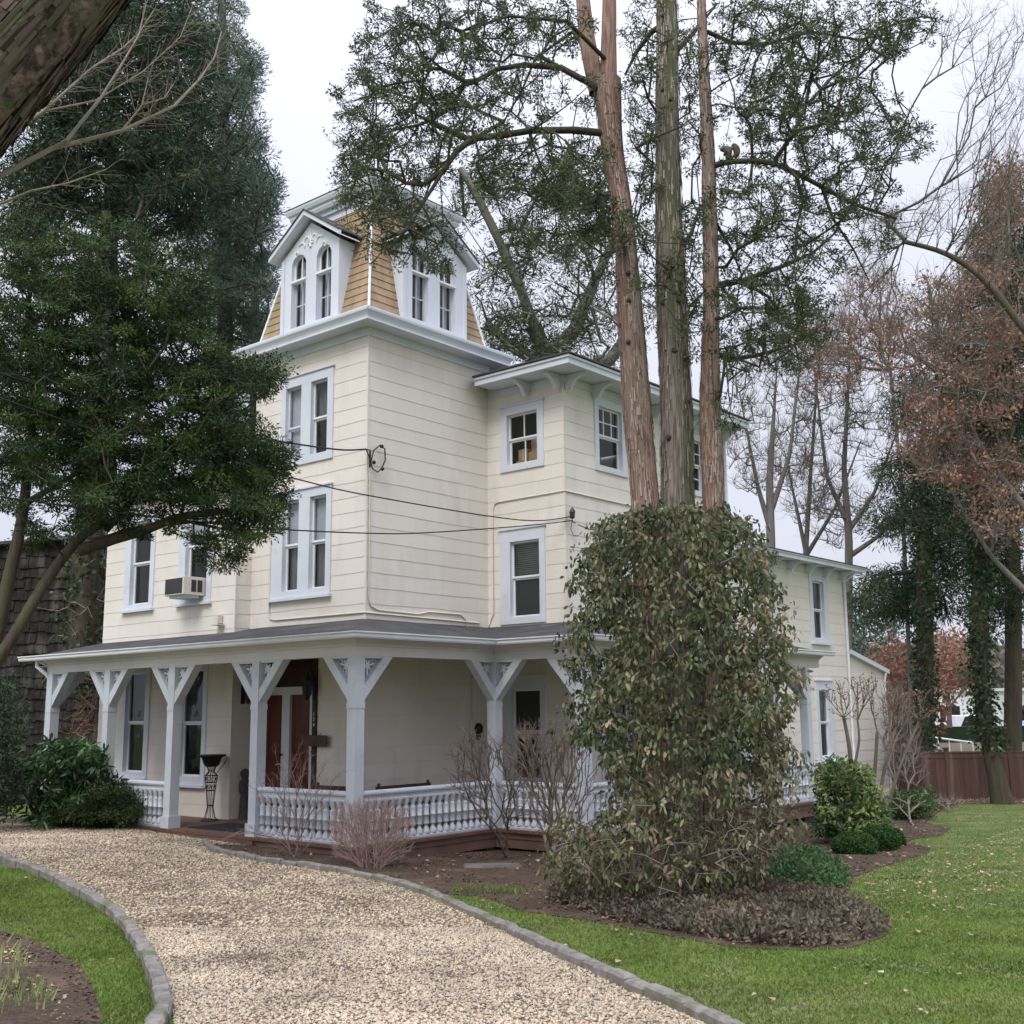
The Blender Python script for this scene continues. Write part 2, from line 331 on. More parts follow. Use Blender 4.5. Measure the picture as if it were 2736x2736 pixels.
hyr += window('y', -P_, (13.58, 14.62, 3.60, 5.36), [U(13.74, 14.38, 3.70, 5.2, 4.45)], sill=1)
hyr += window('y', -P_, (13.60, 14.60, .60, 2.62), [U(13.77, 14.37, .70, 2.39, 1.56, up='blind')], sill=1)
hyr += window('y', -P_, (10.75, 11.65, .60, 2.62), [U(10.88, 11.5, .70, 2.39, 1.56, up='blind')])
hxq = window('x', -Q_, (6.14, 7.28, 4.16, 6.24), [U(6.29, 7.04, 4.27, 6.07, 5.15)], sill=1)
hxq += window('x', -Q_, (4.09, 5.24, 4.16, 6.24), [U(4.24, 5.0, 4.27, 6.07, 5.32, up='shade')], sill=1)
hxq += window('x', -Q_, (6.09, 7.13, .68, 2.93), [U(6.25, 6.99, .78, 2.83, 1.79, up='screen')], sill=1)
hxq += window('x', -Q_, (4.09, 5.12, .60, 2.93), [U(4.22, 4.97, .75, 2.83, 1.78, up='screen')], sill=1)

# ---- walls
ENTRY = (1.24, T_, -.3, 2.93)
mb = MB(); siding(mb, 'x', 0, 0, T_, -.02, 8.83, hx0+[ENTRY]); siding(mb, 'y', 0, 0, W_, -.02, 8.83)
siding(mb, 'y', T_, -Q_, 0, -.02, 6.7)
mb.box(.05, W_+.3, T_-.01, T_, 6.5, 8.9); mb.box(W_-.012, W_, .02, T_-.02, 7.8, 8.9)
mb.build('wall', M['wall'], house)['label'] = 'cream tower wall in wide shingle courses'
mb = MB(); siding(mb, 'x', -Q_, T_, 8.07, -.02, 6.55, hxq); mb.box(-Q_, 9.6, 8.06, 8.07, -.4, 6.9)
mb.build('wall', M['wall'], house)['label'] = 'cream left wing wall'
mb = MB(); siding(mb, 'x', W_, -P_, 0, -.02, 8.245, hxw); siding(mb, 'y', -P_, W_, 9.5, -.02, 8.245, hyp)
mb.box(9.49, 9.50, -P_+.01, 8.0, -.02, 8.5); mb.box(W_, 9.65, 8.0, 8.02, 6, 8.5)
mb.build('wall', M['wall'], house)['label'] = 'cream three-storey main block wall'
mb = MB(); siding(mb, 'y', -P_, 9.5, 15.7, -.75, 5.38, hyr); mb.box(15.69, 15.7, -P_+.01, 4, -.7, 5.5); mb.box(9.66, 15.69, 4, 4.02, -.7, 5.5)
mb.build('wall', M['wall'], house)['label'] = 'cream two-storey rear wing wall'
mb = MB(); k = 0
def lean_z(x): return 3.42-(x-15.7)*.195
siding(mb, 'y', -P_, 15.7, 18.05, -.75, 2.86)
mb.add([(15.7, -P_, 2.86), (18.05, -P_, 2.86), (18.05, -P_, lean_z(18.05)), (15.7, -P_, lean_z(15.7))], [(0, 1, 2, 3)])
mb.box(18.04, 18.05, -P_+.01, 4, -.75, 2.95); mb.build('wall', M['wall'], house)['label'] = 'cream lean-to wall at the back'
mb = MB()                            # corner boards
for x, y, z0, z1 in ((15.7, -P_, -.75, 5.3), (18.05, -P_, -.75, 2.9)): mb.box(x-.06, x+.02, y-.022, y+.05, z0, z1)
mb.build('corner_board', M['trim'], house)
mb = MB()
for x, y, z0, z1 in ((0, 0, 0, 8.83), (W_, -P_, -.02, 8.245), (-Q_, T_, 0, 6.5)): mb.box(x-.014, x+.02, y-.014, y+.02, z0, z1)
mb.build('corner_strip', M['wall'], house)
# entry recess with its double storm doors
mb = MB(); siding(mb, 'y', T_, .0, .33, -.02, 2.93)
mb.build('recess_wall', M['wall'], house); MB().box(.0, .33, 1.18, 1.238, 0, 2.93).build('recess_wall', M['wall'], house)
mb = MB(); mb.box(.30, .36, 1.24, T_, 2.47, 2.93); mb.box(-.012, .36, 1.24, T_, 2.93, 2.96)
mb.box(-.035, .33, 1.235, 1.35, 0, 2.93)
ds = mb.build('door_surround', M['dwood'], house)
db = MB(); db.box(.30, .38, 1.35, 3.3, 2.30, 2.45); db.box(.30, .38, 1.35, 3.3, 0, .09)
for a, b in ((1.70, 1.82), (2.41, 2.64), (3.2, 3.305)): db.box(.30, .38, a, b, .09, 2.30)
db.box(.31, .37, 1.35, 1.70, .09, 2.3)
door = db.build('entry_door', M['trim'], house)
mb = MB()
for a, b in ((1.82, 2.41), (2.64, 3.2)):
    mb.box(.36, .39, a, b, .09, 2.3)
    for z0, z1 in ((.2, .85), (1.0, 2.15)):
        mb.box(.352, .36, a+.09, a+.11, z0, z1); mb.box(.352, .36, b-.11, b-.09, z0, z1); mb.box(.352, .36, a+.11, b-.11, z0, z0+.02); mb.box(.352, .36, a+.11, b-.11, z1-.02, z1)
mb.build('door_panel', M['door'], door)
mb = MB(); mb.lathe((0, 0, 0), [(0, .012), (.03, .012), (.035, .028), (.06, .03), (.075, .015)], 10)
k = mb.build('door_knob', M['iron'], door); k.location = (.30, 2.60, 1.18); k.rotation_euler = (0, R(-90), 0)
mb = MB(); mb.tube([(.28, 2.60, 1.0), (.26, 2.66, 1.01), (.26, 2.74, .99)], .008); mb.build('door_handle', M['white'], door)
mb = MB()                            # what closes the rooms off inside
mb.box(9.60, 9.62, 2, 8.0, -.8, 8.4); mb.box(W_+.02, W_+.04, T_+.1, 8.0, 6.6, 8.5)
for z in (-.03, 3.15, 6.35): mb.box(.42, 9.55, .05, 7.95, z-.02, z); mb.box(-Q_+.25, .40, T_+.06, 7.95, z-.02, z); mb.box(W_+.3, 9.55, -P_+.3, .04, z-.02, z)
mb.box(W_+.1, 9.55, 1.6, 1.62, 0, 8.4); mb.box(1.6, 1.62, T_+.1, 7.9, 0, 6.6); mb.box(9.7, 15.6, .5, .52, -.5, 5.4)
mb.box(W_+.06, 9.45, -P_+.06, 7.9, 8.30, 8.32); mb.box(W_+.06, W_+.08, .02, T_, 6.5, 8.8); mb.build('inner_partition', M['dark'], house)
# foundation behind the porch skirt
mb = MB()
for x0, x1, y0, y1 in ((.03, W_, .03, 3), (-Q_+.03, 3, T_+.03, 8.05), (W_+.03, 9.65, -P_+.03, 3)): mb.box(x0, x1, y0, y1, -.9, -.02)
mb.box(9.65, 18.0, -P_+.02, 4, -1.1, -.745)
mb.build('foundation', M['found'], house)

# ---- tower cornice and mansard
sq = [(0, T_), (0, 0), (W_, 0), (W_, T_)]
mb = MB()
mb.sweep(sq, [(0, 8.83), (.035, 8.83), (.035, 8.99), (0, 8.99)], True)
mb.build('frieze', M['trim'], house)
mb = MB()
mb.sweep(sq, [(-.02, 8.99), (.36, 8.985), (.36, 9.02), (.33, 9.035), (.345, 9.07), (.37, 9.11), (.40, 9.15), (.405, 9.19), (.385, 9.20), (.385, 9.225), (-.02, 9.25)], True)
mb.build('cornice', M['trim'], house)
PR = [(.0, 9.24), (.055, 9.46), (.115, 9.75), (.20, 10.15), (.31, 10.66), (.42, 11.12), (.52, 11.52), (.60, 11.86)]
def inset(z):
    for (a, p), (b, q) in zip(PR, PR[1:]):
        if z <= q: return a+(b-a)*(z-p)/(q-p)
    return PR[-1][0]
mb = MB(); zc = 9.26; nc = 0
while zc < 11.8:
    z1 = min(zc+.165, 11.86); i0, i1 = inset(zc), inset(z1); o = .022
    for k in range(4):
        (ax, ay), (bx, by) = sq[k], sq[(k+1) % 4]; dx, dy = (bx-ax)/math.hypot(bx-ax, by-ay), (by-ay)/math.hypot(bx-ax, by-ay); Ln = math.hypot(bx-ax, by-ay)
        nx, ny = dy, -dx
        cut = {0: (T_-2.54, T_-.83), 1: (.85, 2.62)}.get(k)   # no shingles inside the dormers
        rs = [(0, Ln)] if (cut is None or zc > 11.15) else [(0, cut[0]), (cut[1], Ln)]
        for r0, r1 in rs:
            def q(s, ins, oo, z): t = min(max(s, ins-oo), Ln-ins+oo); return (ax+dx*t+nx*(oo-ins), ay+dy*t+ny*(oo-ins), z)
            vs = [q(r0, i0, o, zc), q(r1, i0, o, zc), q(r1, i1, .003, z1+.01), q(r0, i1, .003, z1+.01), q(r0, i0, -.03, zc), q(r1, i0, -.03, zc), q(r1, i1, -.03, z1), q(r0, i1, -.03, z1)]
            mb.add(vs, [(0, 1, 2, 3), (4, 5, 1, 0), (7, 6, 5, 4), (0, 3, 7, 4), (1, 5, 6, 2)])
    zc = z1
mansard = mb.build('mansard_roof', M['shingle'], house)
for cx_, cy_, sx, sy in ((0, 0, 1, 1), (0, T_, 1, -1), (W_, 0, -1, 1)):
    mb = MB(); zz = [9.26+.08*k for k in range(32)]; mb.tube([(cx_+sx*(inset(z)-.012), cy_+sy*(inset(z)-.012), z) for z in zz], [.027+.004*(k % 2) for k in range(32)], 5)
    mb.build('hip_flashing', M['white'], mansard)
sq2 = [(.6, T_-.6), (.6, .6), (W_-.6, .6), (W_-.6, T_-.6)]
mb = MB()
mb.sweep(sq2, [(0, 11.78), (.05, 11.78), (.05, 11.92), (.10, 11.92), (.10, 12.0), (.17, 12.02), (.20, 12.08), (.20, 12.12), (.24, 12.15), (.27, 12.22), (.27, 12.27), (0, 12.3)], True)
mb.build('upper_cornice', M['trim'], mansard)
mb = MB(); a = .6-.29; c = W_/2; 
mb.add([(a, a, 12.275), (W_-a, a, 12.275), (W_-a, T_-a, 12.275), (a, T_-a, 12.275), (c, c, 12.5)], [(0, 1, 4), (1, 2, 4), (2, 3, 4), (3, 0, 4), (0, 3, 2, 1)])
mb.build('roof_cap', mk('mossy_roof', (.12, .13, .06), (.08, .09, .05), scale=8, rough=.9), mansard)
# ---- dormers
def dormer(pl, s0, s1, uns, lab):
    c = .0; mid = (s0+s1)/2; root = MB(); ez, az = 10.955, 11.54
    P = lambda s, d, z: mp(pl, c, s, d, z)
    # front panel with two arched holes
    outer = [(s0, 9.25), (s1, 9.25), (s1, ez), (mid, az), (s0, ez)]
    def arch(a, b, z0, zs, zt, n=8):
        pts = [(a, z0), (b, z0)]
        for k in range(n+1):
            t = k/n; x = b+(a-b)*t; pts.append((x, zs+(zt-zs)*math.sin(math.pi*t)**.5))
        return pts
    holes = [arch(a, b, 9.46, 10.78, 10.96) for a, b in uns]
    loops = [[Vector((x, z, 0)) for x, z in outer]]+[[Vector((x, z, 0)) for x, z in h] for h in holes]
    tri = geometry.tessellate_polygon(loops); flat = [p for l in loops for p in l]
    root.add([P(v.x, .02, v.y) for v in flat], [tuple(t) for t in tri])
    for h in holes:
        n = len(h); root.add([P(x, .02, z) for x, z in h]+[P(x, -.12, z) for x, z in h], [(i, (i+1) % n, (i+1) % n+n, i+n) for i in range(n)])
    for s in (s0, s1):                 # cheeks back to the roof
        t = .09 if s == s0 else -.09
        vs = [P(s, .02, 9.25), P(s, .02, ez), P(s, -.6, ez), P(s, -.45, 10.6), P(s, -.1, 9.6), P(s, -.02, 9.25)]
        root.add(vs, [tuple(range(6))])
        w_ = sorted((s, s+t)); wbox(root, pl, c, w_[0], w_[1], .02, .045, 9.25, ez-.02)
    o = root.build('dormer', M['trim'], mansard); o['label'] = lab
    rf = MB(); fa = MB(); ov = .22; e = .20
    for sg, se in ((-1, s0-e), (1, s1+e)):
        ze = ez-e*(az-ez)/(mid-s0)+.1; zt = az+.1
        for b, th, d0, d1, z_ in ((rf, .03, ov+.02, -.8, .125), (fa, .12, ov, ov-.05, 0), (fa, .022, ov-.05, -.3, 0)):
            q = [(mid, zt+z_), (se, ze+z_), (se, ze+z_-th if z_ else ze), (mid, zt+z_-th if z_ else zt)]
            if not z_: q = [(mid, zt+.12), (se, ze+.12), (se, ze+.12-th), (mid, zt+.12-th)] if th > .1 else [(mid, zt+th), (se, ze+th), (se, ze), (mid, zt)]
            b.prism(q, lambda p: P(p[0], d0, p[1]), lambda p: P(p[0], d1, p[1]))
        a, b2 = sorted((se, se+sg*-.03)); 
    fa.build('bargeboard', M['trim'], o); rf.build('dormer_roof', M['roof_dark'], o)
    orn = MB()                         # carved scrolls above the arches
    cz = 11.13
    for sg in (-1, 1):
        for r0, cx_, cz_, t0, t1 in ((.09, .10, .06, 0, 4.4), (.13, .26, -.06, .6, 3.4), (.06, .40, -.16, -1, 3.6), (.12, .05, -.12, 1.2, 3.1)):
            pts = [P(mid+sg*(cx_+r0*(1-.12*t)*math.cos(t)), .03, cz+cz_+r0*(1-.12*t)*math.sin(t)) for t in [t0+(t1-t0)*k/9 for k in range(10)]]
            orn.tube(pts, [.02]*8+[.014, .008], 5)
    orn.tube([P(mid, .03, cz-.1), P(mid, .03, cz+.28)], [.03, .008], 5)
    orn.build('carved_ornament', M['sash'], o)
    for a, b in uns:
        sb = MB(); f = .03
        for p, q, d in ((9.47, 10.43, -.09), (10.43, 10.9, -.06)):
            wbox(sb, pl, c, a, b, d-.03, d, p, p+f); wbox(sb, pl, c, a, a+f, d-.03, d, p+f, q); wbox(sb, pl, c, b-f, b, d-.03, d, p+f, q)
            wbox(sb, pl, c, (a+b)/2-.012, (a+b)/2+.012, d-.025, d-.003, p+f, q+(.03 if q > 10.5 else 0))
            if q < 10.5: wbox(sb, pl, c, a+f, b-f, d-.027, d-.005, 9.93, 9.955)
        wbox(sb, pl, c, a-.02, b+.02, -.08, .035, 10.40, 10.44)
        h = arch(a, b, 9.46, 10.78, 10.96)
        arcp = h[2:]; sb.tube([P(x, -.075, z-.012) for x, z in arcp], .02, 4)
        sb.build('sash', M['sash'], o)
        gm = MB(); gm.add([P(x, -.085, z) for x, z in h], [tuple(range(len(h)))]); gm.build('pane', M['glass'], o)
        cm = MB(); vs = []; 
        for side in (0, 1):
            xa = a if side == 0 else b-.15; vs = []
            for k in range(9):
                x = xa+.15*k/8; dd_ = -.2+.015*math.sin(k*2.2); vs += [P(x, dd_, 9.46), P(x+(.05 if side == 0 else -.05)*0, dd_, 10.9)]
            cm.add(vs, [(2*k, 2*k+2, 2*k+3, 2*k+1) for k in range(8)], True)
        cm.build('curtain', M['shade'], o)
    return o
# (the dormers hang from the house, so that their sashes are its third level)
_m = mansard; mansard = house
dormer('x', .81, 2.56, [(1.06, 1.50), (1.82, 2.26)], 'left-hand gabled dormer with paired arched windows')
dormer('y', .83, 2.64, [(1.11, 1.55), (1.88, 2.32)], 'right-hand gabled dormer with paired arched windows')
mansard = _m

# ---- eaves of the blocks
def eave(path, zb, h, e, zf, name='eave', topz=None):
    mb = MB(); zs = zb-.0
    mb.sweep(path, [(-.01, zs+.03), (e-.02, zs+.02), (e-.02, zs), (e, zs), (e, zs+h-.05), (e+.03, zs+h-.045), (e+.03, zs+h), (-.01, zs+h+.05)])
    o = mb.build(name, M['trim'], house)
    mb = MB(); mb.sweep(path, [(0, zf), (.03, zf), (.03, zs+.02), (0, zs+.02)]); mb.build('frieze', M['trim'], o)
    return o
def bracket(par, pl, c, s, zt, L_=.44, H_=.27, t=.08):
    mb = MB()
    pr = [(0, zt), (L_, zt), (L_, zt-.05), (L_*.8, zt-.075), (L_*.55, zt-.13), (L_*.38, zt-.22), (L_*.30, zt-.30), (L_*.22, zt-H_+.02), (L_*.1, zt-H_), (0, zt-H_+.04)]
    mb.prism(pr, lambda p: mp(pl, c, s-t/2, p[0], p[1]), lambda p: mp(pl, c, s+t/2, p[0], p[1]))
    return mb.build('bracket', M['trim'], par)
me_ = eave([(W_, -.22), (W_, -P_), (9.60, -P_)], 8.385, .16, .63, 8.245)
me_['label'] = 'deep bracketed eave of the main block'
mb = MB(); mb.box(W_-.004, W_+.03, -.235, -.003, 8.24, 8.60); mb.build('frieze', M['trim'], me_)
for s in (-1.12, -1.90): bracket(me_, 'x', W_-.03, s, 8.40)
for s in (3.38, 4.28, 5.6, 6.45, 7.8, 8.7, 9.4): bracket(me_, 'y', -P_-.03, s, 8.40)
re_ = eave([(9.66, -P_), (15.7, -P_), (15.7, 4)], 5.56, .14, .48, 5.38); re_['label'] = 'bracketed eave of the rear wing'
for s in (10.5, 11.45, 12.4, 13.4, 14.4, 15.45): bracket(re_, 'y', -P_-.03, s, 5.57, .36, .2)
le_ = eave([(-Q_, 8.07), (-Q_, T_+.01)], 6.72, .15, .38, 6.5); le_['label'] = 'eave of the left wing'
for s in (4.4, 5.4, 6.4, 7.4): bracket(le_, 'x', -Q_-.03, s, 6.73, .32, .24)
mb = MB(); e = .65; z = 8.56
def slab(mb, pts, t=.03):
    n = len(pts); mb.add(pts+[(x, y, zz-t) for x, y, zz in pts], [tuple(range(n)), tuple(range(2*n-1, n-1, -1))]+[(i, i+n, (i+1) % n+n, (i+1) % n) for i in range(n)])
slab(mb, [(W_-e-.04, -.2, z+.03), (W_-e-.04, -P_-e-.04, z+.03), (W_+3, -P_+3, z+.45), (W_+3, 1.5, z+.45)]); slab(mb, [(W_-e-.04, -P_-e-.04, z+.03), (9.63, -P_-e-.04, z+.03), (9.63, -P_+3, z+.45), (W_+3, -P_+3, z+.45)])
slab(mb, [(W_+.1, .1, z+.08), (W_+3, .1, z+.4), (9.6, 7.9, z+.03), (W_+.1, 7.9, z+.03)])
mb.build('roof', M['roof_dark'], house)['label'] = 'low dark roof of the main block'
mb = MB(); slab(mb, [(9.66, -P_-.52, 5.71), (16.2, -P_-.52, 5.71), (16.2, 4, 6.0), (9.66, 4, 6.0)]); mb.build('roof', M['roof_dark'], house)['label'] = 'low dark roof of the rear wing'
mb = MB(); slab(mb, [(-Q_-.4, 8.1, 6.89), (-Q_-.4, T_, 6.89), (3.3, T_, 7.2), (3.3, 8.1, 7.2)]); slab(mb, [(3.3, T_, 7.21), (9.6, T_, 7.21), (9.6, 8.1, 7.21), (3.3, 8.1, 7.21)]); mb.build('roof', M['roof_dark'], house)['label'] = 'low dark roof of the left wing'
mb = MB(); slab(mb, [(15.7, -P_-.12, lean_z(15.7)+.06), (18.22, -P_-.12, lean_z(18.22)+.06), (18.22, 4, lean_z(18.22)+.06), (15.7, 4, lean_z(15.7)+.06)], .12)
mb.build('roof', M['trim'], house)['label'] = 'sloping lean-to roof edge'

# ---- porch roof, gutter, beam, ceiling, deck
zo, zi = 3.12, 3.585
mb = MB(); xo = -2.24; xc = .96; ys = -4.15
for pts in ([(xo, 8.06, zo), (xo, xo, zo), (0, 0, zi), (0, 8.06, zi)], [(xo, xo, zo), (xc, xo, zo), (W_, 0, zi), (0, 0, zi)],
            [(xc, xo, zo), (xc, ys, zo), (W_, -P_, zi), (W_, 0, zi)], [(xc, ys, zo), (10.08, ys, zo), (10.08, -P_, zi), (W_, -P_, zi)]):
    slab(mb, pts, .05)
pr_ = mb.build('porch_roof', M['roof'], house)
path = [(-1.96, 8.02), (-1.96, -1.96), (1.24, -1.96), (1.24, -3.87), (10.1, -3.87)]
mb = MB(); mb.sweep(path, [(.20, 3.06), (.285, 3.06), (.30, 3.085), (.30, 3.12), (.325, 3.14), (.325, 3.158), (.31, 3.158), (.295, 3.135), (.20, 3.10)])
mb.build('gutter', M['white'], pr_)
mb = MB(); mb.sweep([(-1.96, 7.38), (-1.96, -1.96), (1.24, -1.96), (1.24, -3.87), (9.9, -3.87)],
    [(-.15, 2.81), (0, 2.81), (0, 2.955), (.02, 2.965), (.02, 2.99), (.07, 3.02), (.12, 3.06), (.20, 3.065), (.20, 3.10), (-.15, 3.10)])
mb.build('porch_beam', M['beam'], house)
mb = MB()
for x0, x1, y0, y1 in ((-1.82, -Q_, T_, 8.0), (-1.82, 0, -1.82, T_), (0, W_, -1.82, 0), (1.38, W_, -3.73, -1.82), (W_, 10.0, -3.73, -P_)): mb.box(x0, x1, y0, y1, 2.955, 2.975)
mb.build('porch_ceiling', M['ceil'], house)
mb = MB()
for x0, x1, y0, y1 in ((-2.03, 0, -2.03, 7.5), (0, W_, -2.03, 0), (1.17, W_, -3.94, -2.03), (W_, 9.9, -3.94, -P_), (0, .36, 1.3, T_)): mb.box(x0, x1, y0, y1, -.045, 0.0)
for x0, x1 in (): pass
mb.build('porch_deck', M['deck'], house)
sp_ = [(-1.96, .38), (-1.96, -1.96), (1.24, -1.96), (1.24, -3.87), (9.7, -3.87), (9.7, -2.0)]
mb = MB(); mb.sweep(sp_, [(-.04, -.30), (.0, -.30), (.0, -.15), (.02, -.145), (.02, -.05), (-.04, -.05)])
mb.sweep([(-1.96, 7.45), (-1.96, 3.1)], [(-.04, -.30), (.0, -.30), (.0, -.05), (-.04, -.05)])
mb.sweep([(-1.98, 3.1), (-1.98, .38)], [(-.04, -.30), (.04, -.30), (.04, -.05), (-.04, -.05)])
mb.build('porch_skirt', M['skirt'], house)
mb = MB()
for x, y in ((-.35, -1.95), (1.3, -1.9), (-1.9, -1.9), (1.3, -3.8), (4, -3.8), (6.6, -3.8), (9.35, -3.75)): MB().box(x-.22, x+.22, y+.02, y+.35, -.95, -.29).build('stone_pier', M['found'], house)

# posts with Y braces and fretwork
PW = .185
def post(x, y, arms, base=True):
    """arms: list of unit directions (dx, dy) the braces go"""
    mb = MB(); h = PW/2
    mb.box(x-h, x+h, y-h, y+h, 0, 2.02); mb.box(x-h-.008, x+h+.008, y-h-.008, y+h+.008, 2.02, 2.10); mb.box(x-h, x+h, y-h, y+h, 2.10, 2.81)
    if base: mb.box(x-h-.03, x+h+.03, y-h-.03, y+h+.03, .0, .2)
    o = mb.build('porch_post', M['post'], house)
    for dx, dy in arms:
        def A(p, off): return (x+dx*p[0]-dy*off, y+dy*p[0]+dx*off, p[1])
        q = [(h, 2.13), (h+.60, 2.81), (h+.41, 2.81), (h, 2.345)]
        b = MB(); b.prism(q, lambda p: A(p, -h+.012), lambda p: A(p, h-.012)); b.build('brace', M['post'], o)
        f = MB(); f.prism([(h, 2.78), (h+.40, 2.78), (h+.40, 2.81), (h, 2.81)], lambda p: A(p, -h+.02), lambda p: A(p, h-.02))
        # pierced leaf and scroll panel
        def leaf(cx_, cz_, ang, L2, w2):
            ca, sa = math.cos(ang), math.sin(ang)
            pts = [(0, 0), (.3*L2, w2), (.7*L2, w2*.8), (L2, 0), (.7*L2, -w2*.8), (.3*L2, -w2)]
            f.prism([(cx_+a*ca-b2*sa, cz_+a*sa+b2*ca) for a, b2 in pts], lambda p: A(p, -.012), lambda p: A(p, .012))
        cx_, cz_ = h+.125, 2.665
        for k, (ang, L2) in enumerate(((15, .17), (62, .11), (110, .12), (165, .11), (215, .12), (270, .17), (318, .08))): leaf(cx_, cz_, R(ang), L2, .016)
        for c0, c1, r0, t0, t1 in ((h+.27, 2.72, .045, 0, 5), (h+.05, 2.50, .04, 1, 6), (h+.05, 2.74, .03, 2, 7), (h+.17, 2.60, .035, -1, 3.5), (h+.035, 2.42, .022, 1, 6)):
            f.tube([A((c0+r0*math.cos(t), c1+r0*math.sin(t)), 0) for t in [t0+(t1-t0)*j/8 for j in range(9)]], .0095, 4)
        f.build('fretwork', M['fret'], o)
    return o
h = PW/2
L_, R_ = (0, 1), (0, -1); F_, B_ = (1, 0), (-1, 0)
post(-1.96+h, 7.24, [R_, F_]); post(-1.96+h, 5.08, [L_, R_]); post(-1.96+h, 2.92, [L_, R_]); post(-1.96+h, .50, [L_, R_])
post(-1.96+h, -1.96+h, [L_, F_])
post(1.24+h-.02, -1.96+h-.02, [B_, R_], False); post(1.24+h, -3.87+h, [L_, F_])
for x in (3.95, 6.6): post(x, -3.87+h, [F_, B_])
post(9.32, -3.87+h, [B_, L_])
# railings with turned balusters
bal = MB(); bal.lathe((0, 0, 0), [(0.06, .058), (.075, .062), (.12, .05), (.165, .026), (.19, .028), (.2, .05), (.215, .05), (.33, .043), (.335, .052), (.35, .052), (.355, .043), (.475, .05), (.485, .052), (.50, .030), (.525, .028), (.57, .052), (.60, .055), (.62, .06)], 10)
bo = bal.build('baluster', M['post'], None); bal_me = bo.data; bpy.data.objects.remove(bo)
def railing(a, b, lab):
    a, b = Vector(a), Vector(b); d = (b-a); L3 = d.length; d.normalize(); mb = MB()
    pth = [tuple(a), tuple(b)]
    mb.sweep(pth, [(-.045, .62), (.045, .62), (.05, .645), (.04, .66), (.04, .70), (.065, .715), (.075, .74), (.07, .765), (.03, .785), (-.03, .785), (-.07, .765), (-.075, .74), (-.04, .70)])
    mb.sweep(pth, [(-.04, -.0), (.04, -.0), (.045, .03), (.03, .06), (-.03, .06)])
    o = mb.build('railing', M['post'], house); o['label'] = lab
    n = max(1, round(L3/.152)); 
    for k in range(n):
        p = a+d*((k+.5)*L3/n); link('baluster', bal_me, o, (p.x, p.y, 0))
railing((-1.87, .40), (-1.87, -1.78), 'porch railing left of the corner post')
railing((-1.78, -1.87), (1.24, -1.87), 'porch railing right of the corner post')
railing((1.33, -2.06), (1.33, -3.69), 'short porch railing behind the vine')
railing((1.42, -3.78), (3.86, -3.78), 'porch railing behind the vine'); railing((6.69, -3.78), (9.23, -3.78), 'porch railing at the far right end')
railing((-1.87, 7.15), (-1.87, 5.17), 'porch railing behind the rhododendron'); railing((-1.87, 4.99), (-1.87, 3.01), 'porch railing left of the steps')

# ---- pipes on the walls
mb = MB()
mb.tube([(.06, -.02, 6.2), (.06, -.02, 3.95), (.12, -.02, 3.82), (.3, -.02, 3.76), (1.3, -.02, 3.74), (1.6, -.02, 3.80), (2.45, -.02, 3.80), (2.6, -.02, 3.72), (2.65, -.02, 3.55)], .016, 5)
mb.tube([(-.02, 2.70, 5.9), (-.02, 2.70, 3.85), (-.02, 2.66, 3.74), (-.02, 2.5, 3.71), (-.02, .1, 3.70), (-.02, -.02, 3.70), (2.3, -.02, 3.67), (3.0, -.02, 3.66)], .018, 5)
mb.tube([(W_-.02, -.02, 3.60), (W_-.02, -.10, 3.78), (W_-.02, -.15, 3.85), (W_-.02, -.15, 5.95), (W_-.02, -.2, 6.06), (W_-.02, -.28, 6.09), (W_-.02, -P_-.02, 6.10), (W_+3.6, -P_-.02, 6.10)], .016, 5)
mb.tube([(2.78, -.03, 2.95), (2.78, -.03, .5)], .018, 5)
mb.build('conduit', M['conduit'], house)
for r_, pt_ in ((.04, [(9.44, -P_-.05, 6.2), (9.44, -P_-.05, 8.2)]), (.035, [(15.6, -P_-.45, 5.55), (15.62, -P_-.08, 5.3), (15.62, -P_-.05, .2), (15.62, -P_-.05, -.6)]), (.035, [(18.0, -P_-.1, 2.9), (18.0, -P_-.05, 2.7), (18.0, -P_-.05, -.6)]),
               (.04, [(-2.12, 7.5, 3.06), (-2.12, 7.5, 2.95), (-2.0, 7.36, 2.80), (-1.92, 7.36, 2.7), (-1.92, 7.36, -.1)])): MB().tube(pt_, r_, 6).build('downspout', M['white'], house)
# ================================================================ THE GROUND
def grid_sheet(name, m, xs, ys, dz=0, nz=0):
    V = [(x, y, gz(x, y)+dz) for y in ys for x in xs]; n = len(xs)
    F = [(j*n+i, j*n+i+1, (j+1)*n+i+1, (j+1)*n+i) for j in range(len(ys)-1) for i in range(n-1)]
    return npmesh(name, V, F, m, smooth=True)
def inpoly(P, x, y):
    P = np.asarray(P); x = np.asarray(x); y = np.asarray(y); c = np.zeros(x.shape, bool); j = len(P)-1
    for i in range(len(P)):
        xi, yi = P[i][:2]; xj, yj = P[j][:2]
        if yi != yj: c ^= ((yi > y) != (yj > y)) & (x < (xj-xi)*(y-yi)/(yj-yi)+xi)
        j = i
    return c
def smooth_poly(P, k=2, closed=True):
    P = [Vector(p[:2]) for p in P]
    for _ in range(k):
        Q = []; n = len(P)
        for i in range(n if closed else n-1):
            a, b = P[i], P[(i+1) % n]; Q += [a*.75+b*.25, a*.25+b*.75]
        if not closed: Q = [P[0]]+Q+[P[-1]]
        P = Q
    return P
